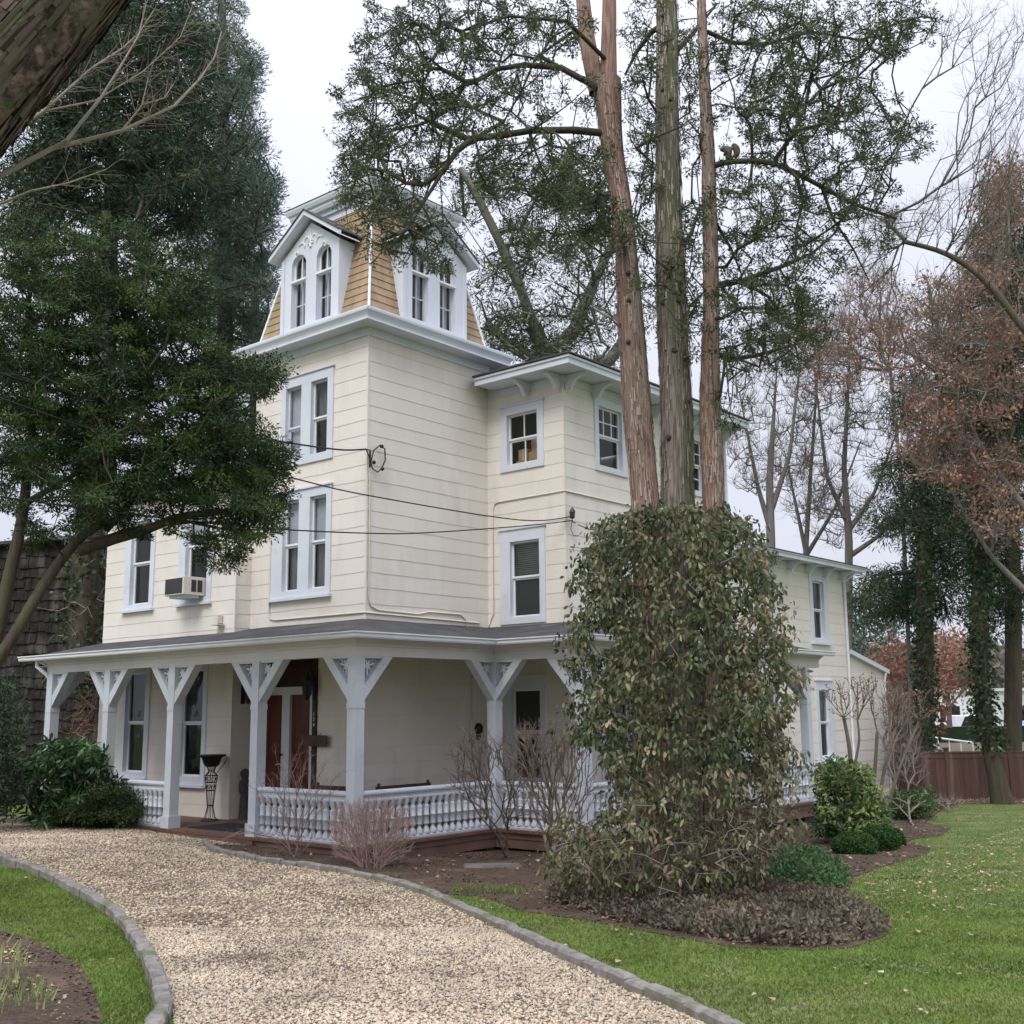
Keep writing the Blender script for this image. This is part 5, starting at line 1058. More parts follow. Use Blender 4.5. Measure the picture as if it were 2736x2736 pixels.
# ================================================================ SHRUBS AND GROUND COVER
def shrub(name, lab, ells, Y, dY, m, per, L, Wd, cr_, base, grp=None, droop=.2, fold=False, stem='bark_dark', rt=.006, dens=1., flat=.8, upw=0, cat='shrub', rad=1., step=.15):
    root = empty(name, (0, 0, 0), 0, lab, cat, grp); T = sample(ells, Y, dY, dens); b = ground(*base)
    e = net([tuple(b+Vector((random.uniform(-.12, .12), random.uniform(-.12, .12), -.05))) for _ in range(4)], T, step=step, alpha=.65, jit=.06, rtip=rt, expo=.36, bow=.05, rmax=.025)
    sticks('stems', e, M[stem], root, 4)
    if per: leaves('foliage', T, rng.uniform(cr_*.6, cr_*1.2, len(T)), per, L, Wd, M[m], root, droop=droop, fold=fold, flat=flat, upw=upw, rad=rad)
    return root
shrub('rhododendron', 'broad-leaved green rhododendron in front of the left end of the porch', [(125, 1425, 60, 30, 60), (150, 1440, 48, 34, 50), (90, 1470, 50, 40, 46), (170, 1490, 60, 40, 40), (110, 1520, 60, 36, 40), (70, 1440, 22, 18, 8), (185, 1435, 16, 26, 12), (95, 1540, 40, 14, 14)], 21.6, .5, 'f_rhodo', 17, .16, .05, .10, (120, 1560), fold=True, droop=.45, rad=.9)
shrub('yew_shrub', 'low dark yew shrub right of the rhododendron', [(205, 1520, 62, 38, 190), (165, 1535, 60, 26, 90), (240, 1525, 30, 34, 50)], 21.2, .45, 'f_yew', 60, .06, .018, .16, (210, 1563), droop=-.2)
shrub('evergreen_shrub', 'very dark evergreen at the left edge beside the barn', [(5, 1360, 34, 90, 110), (0, 1480, 40, 60, 60), (-60, 1400, 60, 130, 120)], 21, .6, 'f_spruce', 50, .09, .026, .25, (-10, 1560))
shrub('bare_shrub', 'reddish bare shrub behind the left porch posts', [(165, 1340, 28, 60, 90), (150, 1400, 40, 40, 60), (120, 1390, 20, 40, 20)], 27.5, .6, 'f_ivy', 0, 0, 0, .1, (160, 1500), stem='twig_red', rt=.007)
M['twig_tan'] = mk('tan_twig', (.31, .215, .185), (.22, .15, .13), rough=.9, scale=6)
def twigs(name, lab, bases, ells, Y, dY, m, rt, nt, sl, step=.12, grp=None, jit=.1, alpha=.2, cat='shrub', rmax=.03, spread=.6, up=.5):
    root = empty(name, (0, 0, 0), 0, lab, cat, grp); T = sample(ells, Y, dY)
    e = net([tuple(ground(*b)+Vector((0, 0, -.03))) for b in bases], T, step=step, alpha=.80, jit=.05, rtip=rt, expo=.36, bow=.10, rmax=rmax)
    d = unit(e[1]-e[0]); k = rng.choice(len(d), min(len(d), nt)); s = spray(e[1][k], d[k], 2, sl, rt*.7, spread, up)
    sticks('branches', cat_edges(e, s), M[m], root, 4); return root, T
twigs('barberry_bush', 'rounded reddish-brown twiggy bush in front of the porch corner', [(695, 1645), (705, 1646), (712, 1642), (688, 1642)], [(700, 1562, 84, 46, 620), (700, 1598, 82, 32, 300), (700, 1532, 70, 22, 200)], 16.4, .38, 'twig_tan', .0023, 9000, .12, step=.07, rmax=.014, alpha=.5)
root_, T_b = twigs('bare_shrub', 'slender bare reddish shrub with arching twigs in front of the left railing', [(556, 1618)], [(555, 1450, 70, 40, 26), (530, 1500, 80, 40, 26), (590, 1480, 60, 50, 26), (480, 1580, 60, 25, 14), (555, 1430, 30, 30, 8), (560, 1560, 50, 40, 22)], 17.0, .35, 'twig_tan', .0025, 420, .22, rmax=.02, up=.2)
twigs('bare_shrub', 'large grey-brown bare shrub in front of the porch post right of the corner', [(962, 1618), (955, 1620)], [(905, 1400, 50, 26, 60), (890, 1440, 50, 40, 50), (950, 1450, 40, 50, 36), (870, 1480, 30, 40, 20), (990, 1480, 40, 60, 26), (940, 1520, 50, 40, 20)], 17.4, .5, 'twig', .0042, 700, .18, rmax=.026)
twigs('bare_shrub', 'tallest bare shrub, with a flat-clipped top in front of the ground-floor window', [(1040, 1640), (1050, 1644)], [(1030, 1385, 70, 22, 130), (1000, 1410, 60, 30, 80), (1080, 1400, 40, 30, 60), (1030, 1450, 70, 40, 60), (1090, 1470, 40, 60, 40), (1060, 1530, 60, 50, 40)], 16.4, .5, 'twig', .0042, 1500, .16, rmax=.03)
shrub('variegated_shrub', 'yellow-green leafy shrub spreading beside the far porch end', [(1570, 1452, 36, 14, 26), (1618, 1466, 26, 18, 22), (1636, 1500, 24, 24, 16), (1580, 1485, 42, 22, 22), (1625, 1545, 50, 28, 44), (1650, 1560, 30, 22, 24), (1570, 1530, 26, 30, 8)], 20.5, .5, 'f_varieg', 24, .10, .040, .16, (1595, 1600), fold=True, droop=.3)
shrub('dark_shrub', 'dark-leaved shrub behind the variegated one', [(1590, 1490, 50, 40, 60), (1600, 1530, 55, 45, 70), (1640, 1545, 36, 28, 40), (1565, 1560, 30, 26, 16)], 20.8, .4, 'f_rhodo', 22, .09, .04, .17, (1610, 1590), fold=True)
gb = 'clipped boxwood balls in the bed'
for lab, c, Y in (('clipped boxwood ball nearest the lawn', (1611, 1597, 38, 23), 18.5), ('clipped boxwood ball on the right of the pair', (1658, 1587, 36, 26), 19.2), ('small clipped boxwood ball half hidden behind the other two', (1684, 1590, 20, 22), 19.9)):
    root = empty('boxwood_ball', (0, 0, 0), 0, lab, 'shrub', gb); ctr_ = at(c[0], c[1], Y); rw = c[2]/2140*Y*1.02; rh = c[3]/2140*Y*1.05
    n = 5200; d = unit(rng.normal(size=(n, 3))); d = d[d[:, 2] > -.75]; n = len(d); rr = rng.uniform(.80, 1.02, n)*(1+.05*np.sin(d[:, 0]*7+d[:, 2]*5))
    P = np.array(ctr_)+d*rr[:, None]*np.array([rw, rw, rh]); z_ = gzv(P[:, 0], P[:, 1])+.02; P = P[P[:, 2] > z_]
    leaves('foliage', P, .02, 4, .035, .022, M['f_box'], root, rad=1.5, shell=1)
    mb = MB(); g0 = Vector((ctr_.x, ctr_.y, gz(ctr_.x, ctr_.y)-.05)); mb.tube([g0, ctr_+Vector((0, 0, rh*.3))], [.03, .012], 6); mb.build('stem', M['bark_dark'], root)
shrub('leggy_bush', 'leggy green bush with bare pale legs near the fence', [(1700, 1520, 26, 22, 50), (1735, 1512, 24, 24, 50), (1715, 1535, 36, 18, 40)], 26, .4, 'f_box', 40, .06, .03, .22, (1718, 1562), stem='twig_pale', rt=.012)
twigs('bare_shrub', 'low grey twiggy shrub at the foot of the fence', [(1790, 1535), (1770, 1535)], [(1780, 1518, 40, 14, 160)], 29.5, .5, 'twig', .006, 400, .2, step=.15)
def tall_stem(lab, stems, ells, Y, lm=True):
    root = empty('bare_sapling', (0, 0, 0), 0, lab, 'tree', 'bare saplings beside the far porch end'); axs = []
    for i, t in enumerate(stems): axs.append(trunk_px(t, M['twig'], root, Y, n=7, name='trunk' if i == 0 else 'fork')[1])
    T = sample(ells, Y, .25); e = net(np.concatenate([a[len(a)*2//3:] for a in axs]), T, step=.15, alpha=.8, jit=.03, rtip=.0045, expo=.3, bow=.0, rmax=.012)
    sticks('branches', e, M['twig'], root, 4); tag(leaves('buds', T, .03, 3, .04, .03, M['f_redleaf'], root), kind='stuff'); return root
tall_stem('upright bare sapling with a vase of fine twigs against the cream wall', [[(1606, 1600, 9, 21), (1608, 1480, 8, 21), (1602, 1400, 8, 21), (1592, 1355, 6, 21)], [(1608, 1460, 6, 21), (1625, 1390, 5, 21), (1618, 1360, 4, 21)]], [(1600, 1300, 50, 30, 46), (1590, 1330, 40, 30, 20), (1630, 1290, 30, 20, 16)], 21)
tall_stem('bare sapling with three leaning stems at the house corner', [[(1638, 1560, 8, 22), (1652, 1440, 7, 22), (1655, 1380, 6, 22)], [(1650, 1560, 8, 22), (1672, 1430, 6, 22), (1692, 1370, 4, 22)], [(1662, 1560, 8, 22), (1700, 1440, 6, 22), (1735, 1360, 4, 22)]], [(1655, 1310, 26, 40, 30), (1700, 1330, 40, 40, 40), (1740, 1330, 26, 30, 30)], 22)
# low spreading ground cover
def cover(name, P, n, h, m, L, Wd, lab_kind='stuff', zr=.5, cut=None):
    q = scatter(P, n); P2 = [Vector(p[:2]) for p in P]
    ed = np.min(np.stack([np.hypot(q[:, 0]-p.x, q[:, 1]-p.y) for p in P2]), 0); z = gzv(q[:, 0], q[:, 1])
    hh = h*np.minimum(1, .35+ed/.35)*(1+.25*np.sin(q[:, 0]*5)*np.sin(q[:, 1]*6.1))*rng.uniform(1-zr, 1, n)
    o = leaves(name, np.column_stack([q, z+hh]), .02, 1, L, Wd, m, None, rad=1, upw=.5, droop=.2, fold=True, rnd=rng.uniform(0, 1, n)); tag(o, kind='stuff'); return o
patch = smooth_poly(K([(1010, 1690), (1090, 1722), (1180, 1745), (1300, 1768), (1400, 1785), (1515, 1791), (1600, 1786), (1660, 1768), (1678, 1752), (1640, 1724), (1580, 1700), (1500, 1688), (1400, 1684), (1250, 1690), (1120, 1680)]), 2)
cover('ground_cover', patch, 30000, .16, M['f_pachyb'], .055, .028, zr=.7)
green_p = smooth_poly(K([(1420, 1640), (1460, 1622), (1530, 1618), (1580, 1640), (1604, 1660), (1596, 1678), (1540, 1685), (1470, 1682), (1420, 1675), (1395, 1660)]), 2)
cover('ground_cover', green_p, 11000, .22, M['f_pachy'], .06, .032, zr=.8)
q = scatter(K([(860, 1672), (1010, 1682), (1000, 1692), (850, 1684)]), 500); tag(blades('weeds', q, .07, M['blade'], wid=.008), kind='stuff')
q = scatter(K([(-40, 1765), (40, 1800), (60, 1850), (110, 1900), (60, 1932), (-40, 1932)]), 260)
M['sprout'] = leafmat('pale_sprouts', [(.16, .22, .07), (.26, .32, .12), (.34, .36, .18)])
tag(blades('sprouts', q, .13, M['sprout'], wid=.012, lean=.3), kind='stuff')
q = scatter(K([(-40, 1765), (50, 1800), (100, 1850), (140, 1900), (120, 1932), (-40, 1932)]), 300); tag(flakes('fallen_leaves', q, .022, M['litter'], .03), kind='stuff')
st = ground(930, 1640); mb = MB(); mb.box(-.42, .42, -.16, .16, -.06, .07); o = mb.build('stone_slab', M['found'], None, bevel=.03); o.location = st; o.rotation_euler = (0, .02, .15); tag(o, 'flat grey-green stone slab lying in the bark mulch', 'stone')

# ================================================================ THE BARN, THE FENCE AND WHAT LIES BEYOND
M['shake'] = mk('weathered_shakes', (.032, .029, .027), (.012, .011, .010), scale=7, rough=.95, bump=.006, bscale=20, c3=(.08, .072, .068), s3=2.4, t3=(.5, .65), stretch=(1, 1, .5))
barn = empty('barn', (-10.6, 29.5, gz(-10.6, 29.5)), R(-4), 'dark barn clad in rugged brown wood shakes behind the yew', 'barn')
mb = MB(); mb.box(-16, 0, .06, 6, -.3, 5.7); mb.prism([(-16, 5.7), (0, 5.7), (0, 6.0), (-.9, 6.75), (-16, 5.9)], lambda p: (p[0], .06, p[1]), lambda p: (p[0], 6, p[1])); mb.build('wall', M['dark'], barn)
mb = MB(); z = -.2; rg = random.Random(4)
while z < 6.8:
    x = -15.9+rg.uniform(0, .2)
    while x < -.02:
        w2 = rg.uniform(.12, .26); top = 5.9+(x+15.9)*.057 if x < -.9 else 6.75+(x+.9)*-.83
        if z+.12 < top:
            zt = min(z+.34, top+.05); zl = z+rg.uniform(-.045, .03); t = rg.uniform(.05, .085)
            mb.add([(x, .06-t, zl), (x+w2-.012, .06-t*rg.uniform(.8, 1.1), zl+rg.uniform(-.015, .015)), (x+w2-.012, .05, zt), (x, .05, zt), (x, .06, zl), (x+w2-.012, .06, zl)], [(0, 1, 2, 3), (0, 4, 5, 1), (0, 3, 4), (1, 5, 2)])
        x += w2
    z += .285
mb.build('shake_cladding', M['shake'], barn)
mb = MB(); slab(mb, [(-16.2, -.25, 5.95), (-.9, -.25, 6.86), (-.9, 6.2, 6.86), (-16.2, 6.2, 5.95)], .08); slab(mb, [(-.9, -.25, 6.86), (.2, -.25, 5.95), (.2, 6.2, 5.95), (-.9, 6.2, 6.86)], .08); mb.build('roof', M['roof_dark'], barn)
ivt = empty('ivy_clad_tree', (0, 0, 0), 0, 'thick tree trunk matted with dry vines and ivy in front of the barn', 'tree')
_, axi, ri = trunk_px([(152, 1290, 60, 27), (158, 1200, 56, 27), (165, 1080, 52, 27), (172, 960, 46, 27), (180, 820, 40, 27), (190, 600, 30, 27), (200, 400, 16, 27)], M['bark_dark'], ivt, 27)
k = rng.integers(0, len(axi)//2, 400); leaves('ivy', axi[k]+rng.normal(0, .2, (400, 3)), .34, 9, .12, .09, M['f_ivy'], ivt, droop=.6)
k = rng.integers(0, len(axi)*2//3, 500); T = axi[k]+rng.normal(0, .35, (500, 3)); sticks('dry_vines', net(axi[::6], T, step=.2, jit=.3, rtip=.006, alpha=.1, expo=.35, rmax=.02), M['twig_pale'], ivt, 4)

M['fence'] = mk('brown_fence', (.125, .068, .055), (.08, .045, .038), scale=2, rough=.85, stretch=(6, 6, .4), c3=(.17, .12, .10), s3=1, t3=(.5, .7))
FA, FB = Vector((8.6, 33.6)), Vector((24, 32.6)); fd = (FB-FA).normalized()
fence = empty('fence', (FA.x, FA.y, gz(FA.x, FA.y)), math.atan2(fd.y, fd.x), 'brown board fence with flat cap rail across the back of the lawn', 'fence')
sp_f = 1.78; nf = int((FB-FA).length/sp_f)
for i in range(nf+1):
    x = i*sp_f+.1; MB().box(x-.055, x+.055, -.03, .08, -.2, 1.42).box(x-.075, x+.075, -.05, .10, 1.42, 1.46).build('fence_post', M['fence'], fence)
    if i == nf: break
    mb = MB(); n = 12; wdt = (sp_f-.11)/n
    for j in range(n): mb.box(x+.055+j*wdt+.003, x+.055+(j+1)*wdt-.003, .0, .022, -.1, 1.30)
    mb.box(x+.055, x+sp_f-.055, -.015, .05, 1.30, 1.345); mb.box(x+.055, x+sp_f-.055, -.012, 0, 1.16, 1.26); mb.build('fence_panel', M['fence'], fence)
# hedge, rail, building, cars
hd = empty('hedge', (34, 84, -.7), 0, 'clipped dark hedge beyond the fence in front of the parked cars', 'hedge')
q = np.column_stack([rng.uniform(26, 46, 2600), rng.uniform(83.4, 84.6, 2600), -.7+1.45*rng.uniform(0, 1, 2600)**.6]); leaves('foliage', q, .25, 14, .26, .12, M['f_ivy'], hd); MB().box(-8, 12, -.45, .45, 0, 1.15).build('core', M['f_ivy'], hd)
mb = MB(); a_, b_2 = at(1750, 1390, 60), at(1835, 1401, 55); mb.tube([a_, b_2], .05, 6)
for k in range(5): 
    p = a_.lerp(b_2, k/4); mb.tube([p, Vector((p.x, p.y, gz(p.x, p.y)))], .03, 6)
o = mb.build('low_rail', M['white'], None); tag(o, 'low pale rail lying across the brown bank beyond the fence', 'rail')
far_w = mk('far_white_wall', (.72, .74, .78), (.66, .68, .72), rough=.7)
fb = empty('far_building', (36.5, 104, -.7), 0, 'long pale building with a flat roof in the distance', 'building')
MB().box(-3, 14, 0, 10, 0, 3.9).build('wall', far_w, fb); MB().box(-3.3, 14.3, -.3, 10.3, 3.9, 4.15).build('roof', M['white'], fb)
for k in range(5): MB().box(-1.6+k*3, .2+k*3, -.03, .04, 1.2, 2.6).build('window', M['dark'], fb)
tyre = mk('tyre', (.02, .02, .02), rough=.8)
def car(loc, rz, col, lab, van=False):
    c = empty('parked_car', loc, rz, lab, 'car', 'pale vehicles parked beyond the hedge'); mb = MB(); H = 1.9 if van else 1.42
    pr = [(-2.2, .35), (2.15, .35), (2.25, .75), (1.9, .95), (1.1, 1.02), (.45, H), (-1.5 if not van else -2.1, H), (-2.15, 1.05), (-2.25, .8)]
    mb.prism(pr, lambda p: (p[0], -.85, p[1]), lambda p: (p[0], .85, p[1])); mb.build('body', col, c, bevel=.05)
    g2 = MB(); g2.prism([(.85, 1.06), (.42, H-.1), (-1.35, H-.1), (-1.75, 1.06)], lambda p: (p[0], -.87, p[1]), lambda p: (p[0], -.84, p[1])); g2.build('side_window', M['dark'], c)
    for x in (-1.4, 1.4):
        w2 = MB(); w2.tube([(x, -.9, .33), (x, -.68, .33)], .33, 16); w2.build('wheel', tyre, c)
    return c
car((30.6, 92, -.7), .05, far_w, 'white car parked beyond the hedge, left of the ivy trunk'); car((36, 91, -.7), .1, far_w, 'tall white van parked beyond the hedge, next to the pale car', True)
car((41.5, 91, -.7), 0, mk('blue_grey_paint', (.30, .38, .50), rough=.3), 'blue-grey car parked beyond the hedge at the right')
M['f_wood'] = leafmat('far_wood', [(.09, .085, .07), (.13, .115, .10), (.17, .15, .13), (.08, .10, .065), (.15, .11, .09)], trans=0)
q = sample([(u, 1275+20*math.sin(u*.02), 70, 42+14*math.sin(u*.013), 110) for u in range(-500, 2450, 60)], 125, 8); q2 = sample([(u, 1312, 70, 22, 60) for u in range(-500, 2450, 60)], 118, 4)
tag(leaves('far_wood', np.concatenate([q, q2]), 1.6, 34, 1.1, .34, M['f_wood'], None, rad=.6, upw=.5), kind='stuff')
for i, (lab, el, Y, mm) in enumerate((('russet beech behind the lean-to', [(1700, 1285, 46, 60, 90), (1680, 1340, 40, 50, 50), (1740, 1320, 40, 60, 40)], 46, 'f_redleaf'), ('russet tree beyond the fence behind the ivy trunk', [(1790, 1240, 60, 40, 60), (1800, 1270, 50, 30, 40)], 62, 'f_redleaf'), ('soft grey-green tree rising behind the lean-to roof', [(1650, 1190, 60, 50, 90), (1600, 1230, 30, 60, 40)], 70, 'f_pine'))):
    root = empty('garden_tree', (0, 0, 0), 0, lab, 'tree'); T = sample(el, Y, 1.5); b = at(el[0][0], 1345, Y); b.z = gz(b.x, b.y)
    sticks('branches', net([tuple(b+Vector((0, 0, h))) for h in (0, .5, 1, 1.5)], T, step=.8, rtip=.018, jit=.06, rmax=.2), M['bark_grey'], root, 4); leaves('foliage', T, .8, 26, .26, .13, M[mm], root, droop=.2)
twigs('bare_shrub', 'tall dense twiggy shrub between the lean-to and the fence', [(1700, 1530), (1690, 1532), (1712, 1532)], [(1700, 1400, 36, 60, 260), (1690, 1330, 26, 40, 110), (1715, 1450, 40, 40, 110)], 31.6, .6, 'twig', .008, 1500, .35, step=.25)

# ================================================================ THINGS ON AND ROUND THE PORCH
def at_house(name, x, y, z, lab, cat, grp=None, rz=0): return empty(name, tuple(hw(x, y, z)), YAW+rz, lab, cat, grp)
# lanterns
def lantern(x, y, z, rz, lab):
    o = at_house('lantern', x, y, z, lab, 'lantern', 'black coach lanterns by the entry', rz); mb = MB()
    mb.lathe((0, 0, 0), [(-.24, .012), (-.20, .04), (-.17, .05), (-.15, .075), (-.14, .08)], 6, False)
    for k in range(6):
        a = k*math.pi/3; mb.tube([(.075*math.cos(a), .075*math.sin(a), -.14), (.10*math.cos(a), .10*math.sin(a), .10)], .007, 4)
    mb.lathe((0, 0, 0), [(.10, .115), (.115, .115), (.16, .07), (.20, .03), (.235, .02), (.25, .03), (.27, .004)], 6, False); mb.build('lantern_frame', M['iron'], o)
    MB().lathe((0, 0, 0), [(-.135, .068), (.10, .092)], 6, False).build('lantern_glass', M['screen'], o)
    MB().tube([(0, .0, .26), (0, .05, .32), (0, .12, .28), (0, .16, .1), (0, .16, -.2)], .012, 5).box(-.04, .04, .15, .18, -.24, .12).build('bracket', M['iron'], o)
lantern(-.20, 1.30, 2.42, R(-90), 'black coach lantern on the dark post at the right of the entry')
lantern(-.13, T_-.18, 2.38, 0, 'black coach lantern on the side wall at the left of the entry')
# hanging sign with house number
sg = at_house('sign', -.10, 1.21, 1.46, 'blank dark brown signboard hung across the dark entry post', 'sign')
MB().box(-.018, .018, -.36, .36, -.10, .10).build('board', M['bench'], sg, bevel=.01)
MB().tube([(0, -.2, .10), (0, -.18, .14), (0, -.15, .10)], .006, 4).tube([(.02, .05, -.10), (.02, .09, -.2), (.05, .03, -.3)], .008, 4).build('bracket', M['iron'], sg)
# house number
for ch, z in (('1', 1.90), ('2', 1.81), ('4', 1.71)):
    cu = bpy.data.curves.new('number', 'FONT'); cu.body = ch; cu.size = .10; cu.extrude = .004; cu.align_x = 'CENTER'
    t = bpy.data.objects.new('tmp', cu); S.collection.objects.link(t); bpy.context.view_layer.update()
    me = bpy.data.meshes.new_from_object(t.evaluated_get(bpy.context.evaluated_depsgraph_get())); bpy.data.objects.remove(t); me.materials.clear(); me.materials.append(M['white'])
    d = link('number', me, house, (-.040, 1.292, z)); d.rotation_euler = (R(90), 0, R(-90))
# benches
def bench(x, y, rz, Lb, lab):
    o = at_house('bench', x, y, 0, lab, 'bench', 'low-backed wooden porch benches', rz); h = Lb/2
    mb = MB()
    for k in range(4): mb.box(-h, h, -.45+k*.105, -.355+k*.105, .40, .425)
    mb.build('seat', M['bench'], o); mb = MB(); mb.box(-h, h, -.03, .01, .63, .70)
    n = int(Lb/.11)
    for k in range(n): xx = -h+.08+(Lb-.16)*k/(n-1); mb.box(xx-.016, xx+.016, -.02, .0, .425, .63)
    mb.build('backrest', M['bench'], o)
    for sx in (-1, 1):
        MB().lathe((sx*(h-.06), -.01, .0), [(.70, .012), (.71, .028), (.73, .03), (.75, .012), (.755, .004)], 8).build('finial', M['bench'], o)
        for yy in (-.43, -.01): MB().box(sx*(h-.05)-.025, sx*(h-.05)+.025, yy-.025, yy+.025, 0, .63 if yy > -.1 else .40).build('leg', M['bench'], o)
        MB().box(sx*(h-.05)-.03, sx*(h-.05)+.03, -.46, .0, .56, .59).build('armrest', M['bench'], o)
bench(.68, -.30, 0, 1.32, 'low brown bench against the tower wall behind the right-hand railing'); bench(-.22, .50, R(-90), .95, 'short brown bench between the dark entry post and the corner post')
# wrought-iron planter stand
us = at_house('planter_stand', -.72, 3.39, 0, 'black wrought-iron planter stand with a wide bowl beside the porch steps', 'planter'); mb = MB()
for k in range(8):
    a = k*math.pi/4; ca, sa = math.cos(a), math.sin(a); mb.tube([(.17*ca, .17*sa, .0), (.10*ca, .10*sa, .06), (.055*ca, .055*sa, .25), (.085*ca, .085*sa, .55), (.12*ca, .12*sa, .82)], .007, 4)
    mb.tube([(.12*ca, .12*sa, .82), (.05*ca, .05*sa, .9), (.09*ca, .09*sa, 1.0), (.14*ca, .14*sa, 1.04)], .009, 4)
for z, r in ((.82, .12), (.70, .107), (.55, .087), (.28, .06), (.01, .17)): mb.tube([(r*math.cos(t), r*math.sin(t), z) for t in [2*math.pi*j/14 for j in range(15)]], .007, 4)
for z, r in ((.76, .113), (.62, .096)):
    for k in range(8):
        a = (k+.5)*math.pi/4; mb.tube([(r*math.cos(a+.2*math.cos(t)), r*math.sin(a+.2*math.cos(t)), z+.035*math.sin(t)) for t in [2*math.pi*j/8 for j in range(9)]], .005, 4)
mb.tube([(.27, 0, 1.19), (.34, 0, 1.15), (.30, 0, 1.05), (.2, 0, .95), (.12, 0, .86)], .007, 4); mb.build('stand', M['iron'], us)
MB().lathe((0, 0, 0), [(.98, .05), (.99, .12), (1.05, .155), (1.15, .19), (1.18, .26), (1.205, .265), (1.205, .25), (1.17, .2), (1.05, .1)], 20).build('bowl', M['iron'], us)
# carved figure
fg = at_house('carved_figure', -.14, 3.14, 0, 'weathered brown carved figure standing against the left side of the entry', 'figure')
MB().lathe((0, 0, 0), [(0, .10), (.05, .105), (.2, .09), (.38, .085), (.45, .07), (.50, .10), (.62, .115), (.70, .10), (.745, .06), (.765, .065), (.80, .088), (.86, .092), (.90, .07), (.93, .02)], 14).tube([(-.06, -.08, .62), (-.03, -.12, .5), (.02, -.10, .44)], .03, 6).tube([(.08, -.06, .62), (.08, -.11, .52), (.03, -.12, .46)], .03, 6).build('figure_body', mk('weathered_wood', (.09, .07, .065), (.05, .04, .04), scale=9, rough=.9), fg)
# doormat
mt = at_house('doormat', -1.25, 1.9, .001, 'dark doormat lying on the brown porch deck at the entry', 'mat'); MB().box(-.45, .45, -.75, .75, 0, .015).build('mat', mk('black_mat', (.03, .03, .032), (.02, .02, .022), scale=30, rough=.95), mt)
# window air conditioner
ac = at_house('air_conditioner', -Q_, 4.62, 4.28, 'cream window air conditioner sticking out of the second-floor window left of the tower', 'air conditioner'); cas = mk('ac_case', (.66, .62, .55), (.6, .56, .5), rough=.5)
MB().box(-.52, .05, -.33, .33, 0, .36).build('case', cas, ac, bevel=.008); gm = MB(); gm.box(-.527, -.519, -.29, .29, .03, .33); gm.build('grille', M['screen'], ac)
for a in (-.34, -.20): MB().box(a, a+.11, -.336, -.329, .06, .30).build('vent', M['screen'], ac)
MB().box(-.45, -.1, -.25, .25, -.05, 0).build('support', M['trim'], ac)
# flood lamp box on the porch roof flashing
fl = at_house('floodlight', -Q_-.08, 3.73, 3.70, 'small cream floodlight box just above the porch roof left of the tower', 'lamp'); MB().box(-.05, .06, -.06, .06, .0, .16).build('housing', cas, fl); MB().box(-.10, .06, -.13, .10, -.045, -.02).build('plate', cas, fl)
# meter
me2 = at_house('electric_meter', 2.86, -.07, 1.62, 'round black meter on the cream wall under the porch', 'meter'); MB().box(-.16, -.04, -.01, .05, -.14, .16).build('meter_box', M['conduit'], me2)
mb = MB(); mb.lathe((0, 0, 0), [(0, .11), (.04, .11), (.07, .09), (.09, .04)], 16); k = mb.build('dial', M['iron'], me2); k.rotation_euler = (R(90), 0, 0); k.location = (.03, 0, 0); MB().lathe((.03, -.02, -.17), [(-.05, .02), (.0, .04), (.05, .05)], 8).build('pipe_end', M['iron'], me2)
# cardboard boxes behind the upper bay window
for x, y, z, s, lab in ((W_+.32, -.78, 6.9, .24, 'small cardboard box in the upper bay window, left pane'), (W_+.36, -1.12, 7.05, .28, 'larger cardboard box in the upper bay window, right pane')):
    o = at_house('cardboard_box', x, y, 6.86, lab, 'box', 'boxes stacked inside the upper bay window'); MB().box(-s/2, s/2, -s/2, s/2, z-6.86, z-6.86+s).box(-s*.7, s*.7, -s*.6, s*.6, -.3, z-6.862).build('carton', M['box'], o); MB().box(-s/2-.003, s/2+.003, -.03, .03, z-6.86+s*.0, z-6.86+s+.003).build('tape', M['blind'], o)
# service drop fittings and cables
wh = at_house('service_head', .02, -.06, 6.62, 'black service head with looping cables on the tower corner', 'cable fitting'); mb = MB()
mb.tube([(-.12, 0, .02), (0, 0, .02), (.0, .0, -.3)], .018, 6); mb.tube([(.0, -.02, -.2), (.06, -.03, .02), (.22, -.03, .15), (.34, -.02, .10), (.36, -.02, -.10), (.28, -.02, -.26)], .014, 5)
mb.tube([(-.14, -.05, .0), (-.06, -.06, -.15), (.02, -.05, -.33), (.14, -.05, -.37), (.26, -.04, -.28)], .012, 5); mb.build('cable_loop', M['wire'], wh)
for x, z in ((.06, -.20), (.27, -.29), (.25, .13)): MB().lathe((x, -.04, z), [(-.035, .01), (-.02, .035), (.02, .035), (.035, .01)], 8).build('insulator', M['iron'], wh)
bh = at_house('cable_bracket', W_+.10, -P_-.10, 5.66, 'small black insulator bracket on the bay corner where the cables end', 'cable fitting')
MB().lathe((0, 0, 0), [(-.10, .03), (-.08, .05), (.0, .05), (.02, .06), (.06, .05), (.12, .01)], 6, False).tube([(0, 0, -.10), (-.03, .02, -.3), (.1, .05, -.42), (.25, .05, -.40)], .008, 4).tube([(0, 0, -.16), (.12, .02, -.17)], .012, 4).build('insulator', M['iron'], bh)
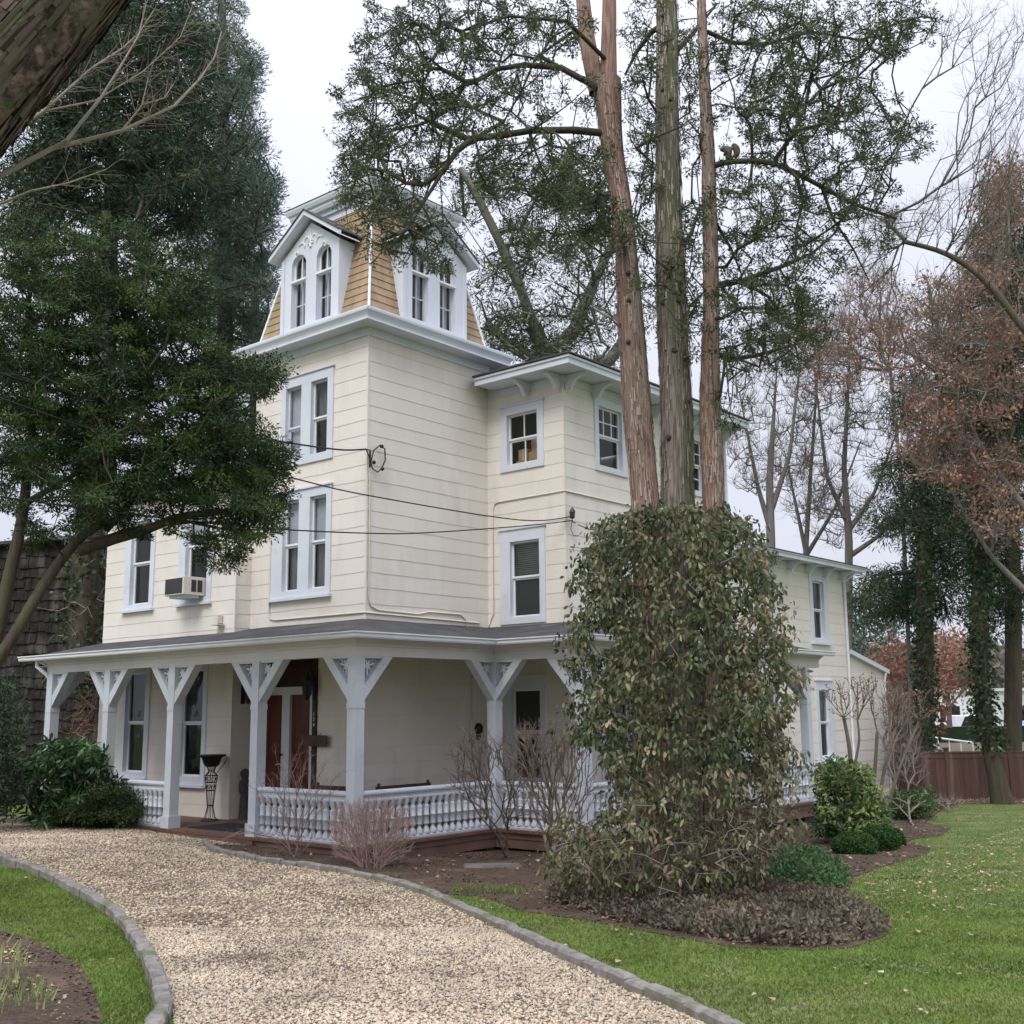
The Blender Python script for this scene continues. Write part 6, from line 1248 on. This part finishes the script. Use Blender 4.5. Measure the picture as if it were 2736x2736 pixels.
def cable(pts, end, lab, r=.012, Ys=11.5):
    n = len(pts); P = []; ue = pts[-1][0]
    for (u, v) in pts: t = (u-pts[0][0])/(ue+40-pts[0][0]); Y = 1/((1/Ys)*(1-t)+(1/end.y)*t); P.append(at(u, v, Y))
    P.append(end); sm = [P[0]]
    for a, b, c, d in zip([P[0]]+P, P, P[1:], P[2:]+[P[-1]]):
        for k in range(1, 7):
            t = k/6; sm.append(.5*((2*b)+(c-a)*t+(2*a-5*b+4*c-d)*t*t+(3*b-a-3*c+d)*t*t*t))
    mb = MB(); mb.tube(sm, r, 5); o = mb.build('cable', M['wire'], None); tag(o, lab, 'cable', 'service cables running to the house')
cable([(-300, 600), (0, 705), (184, 757), (395, 810), (510, 830), (636, 848)], hw(-.10, -.06, 6.64), 'twisted service cable, uppermost, ending at the tower corner', .016)
cable([(-300, 640), (141, 800), (362, 858), (540, 899), (696, 935), (979, 981)], hw(W_+.08, -P_-.12, 5.60), 'middle cable slanting down across the tower to the bay corner', .011)
cable([(-300, 895), (0, 937), (115, 953), (296, 976), (507, 997), (696, 1006), (804, 1005), (989, 992)], hw(W_+.08, -P_-.12, 5.52), 'lowest cable, sagging across the tower to the bay corner', .011)
cable([(1090, 990), (1120, 1000), (1150, 998)], hw(W_+1.4, -P_-.1, 5.62), 'short cable from the bay corner towards the vine', .010, 21)
# squirrel
sp0 = at(1376, 299.5, 12.88); fur = mk('grey_brown_fur', (.16, .14, .125), (.10, .085, .075), scale=40, rough=.95, bump=.004, bscale=120)
V = [(.02, 0, .055), (.0, 0, .09), (-.035, 0, .12), (-.075, 0, .135), (-.115, 0, .12), (-.015, .025, .03), (-.04, .028, .012), (-.015, -.025, .03), (-.04, -.028, .012), (-.045, .02, .075), (-.065, .018, .05), (-.045, -.02, .075), (-.065, -.018, .05), (-.06, .016, .15), (-.06, -.016, .15)]
Ed = [(0, 1), (1, 2), (2, 3), (3, 4), (0, 5), (5, 6), (0, 7), (7, 8), (2, 9), (9, 10), (2, 11), (11, 12), (3, 13), (3, 14)]
Rd = [.072, .064, .045, .042, .018, .034, .016, .034, .016, .018, .012, .018, .012, .012, .012]
def make_skin_ok(V, Ed, Rd, name, m, parent):
    import bmesh
    me = bpy.data.meshes.new(name); bm = bmesh.new(); L_s = bm.verts.layers.skin.verify(); vs = [bm.verts.new(v) for v in V]
    for v, r in zip(vs, Rd): v[L_s].radius = (r, r)
    vs[0][L_s].use_root = True
    for a, b in Ed: bm.edges.new((vs[a], vs[b]))
    bm.to_mesh(me); bm.free(); o = bpy.data.objects.new(name, me); S.collection.objects.link(o); o.modifiers.new('s', 'SKIN'); sb = o.modifiers.new('b', 'SUBSURF'); sb.levels = sb.render_levels = 2
    bpy.context.view_layer.update(); m2 = bpy.data.meshes.new_from_object(o.evaluated_get(bpy.context.evaluated_depsgraph_get())); bpy.data.objects.remove(o)
    m2.materials.clear(); m2.materials.append(m); m2.polygons.foreach_set('use_smooth', [True]*len(m2.polygons)); return link(name, m2, parent)
sq_root = empty('squirrel', tuple(sp0), 0, 'grey-brown squirrel crouching on the long limb of the right cedar, tail curled up behind it', 'squirrel')
make_skin_ok(V, Ed, Rd, 'squirrel_body', fur, sq_root)
make_skin_ok([(.05, 0, .02), (.085, 0, .04), (.10, 0, .09), (.09, 0, .14), (.06, 0, .175), (.03, 0, .17)], [(0, 1), (1, 2), (2, 3), (3, 4), (4, 5)], [.022, .040, .048, .048, .040, .02], 'tail', fur, sq_root)
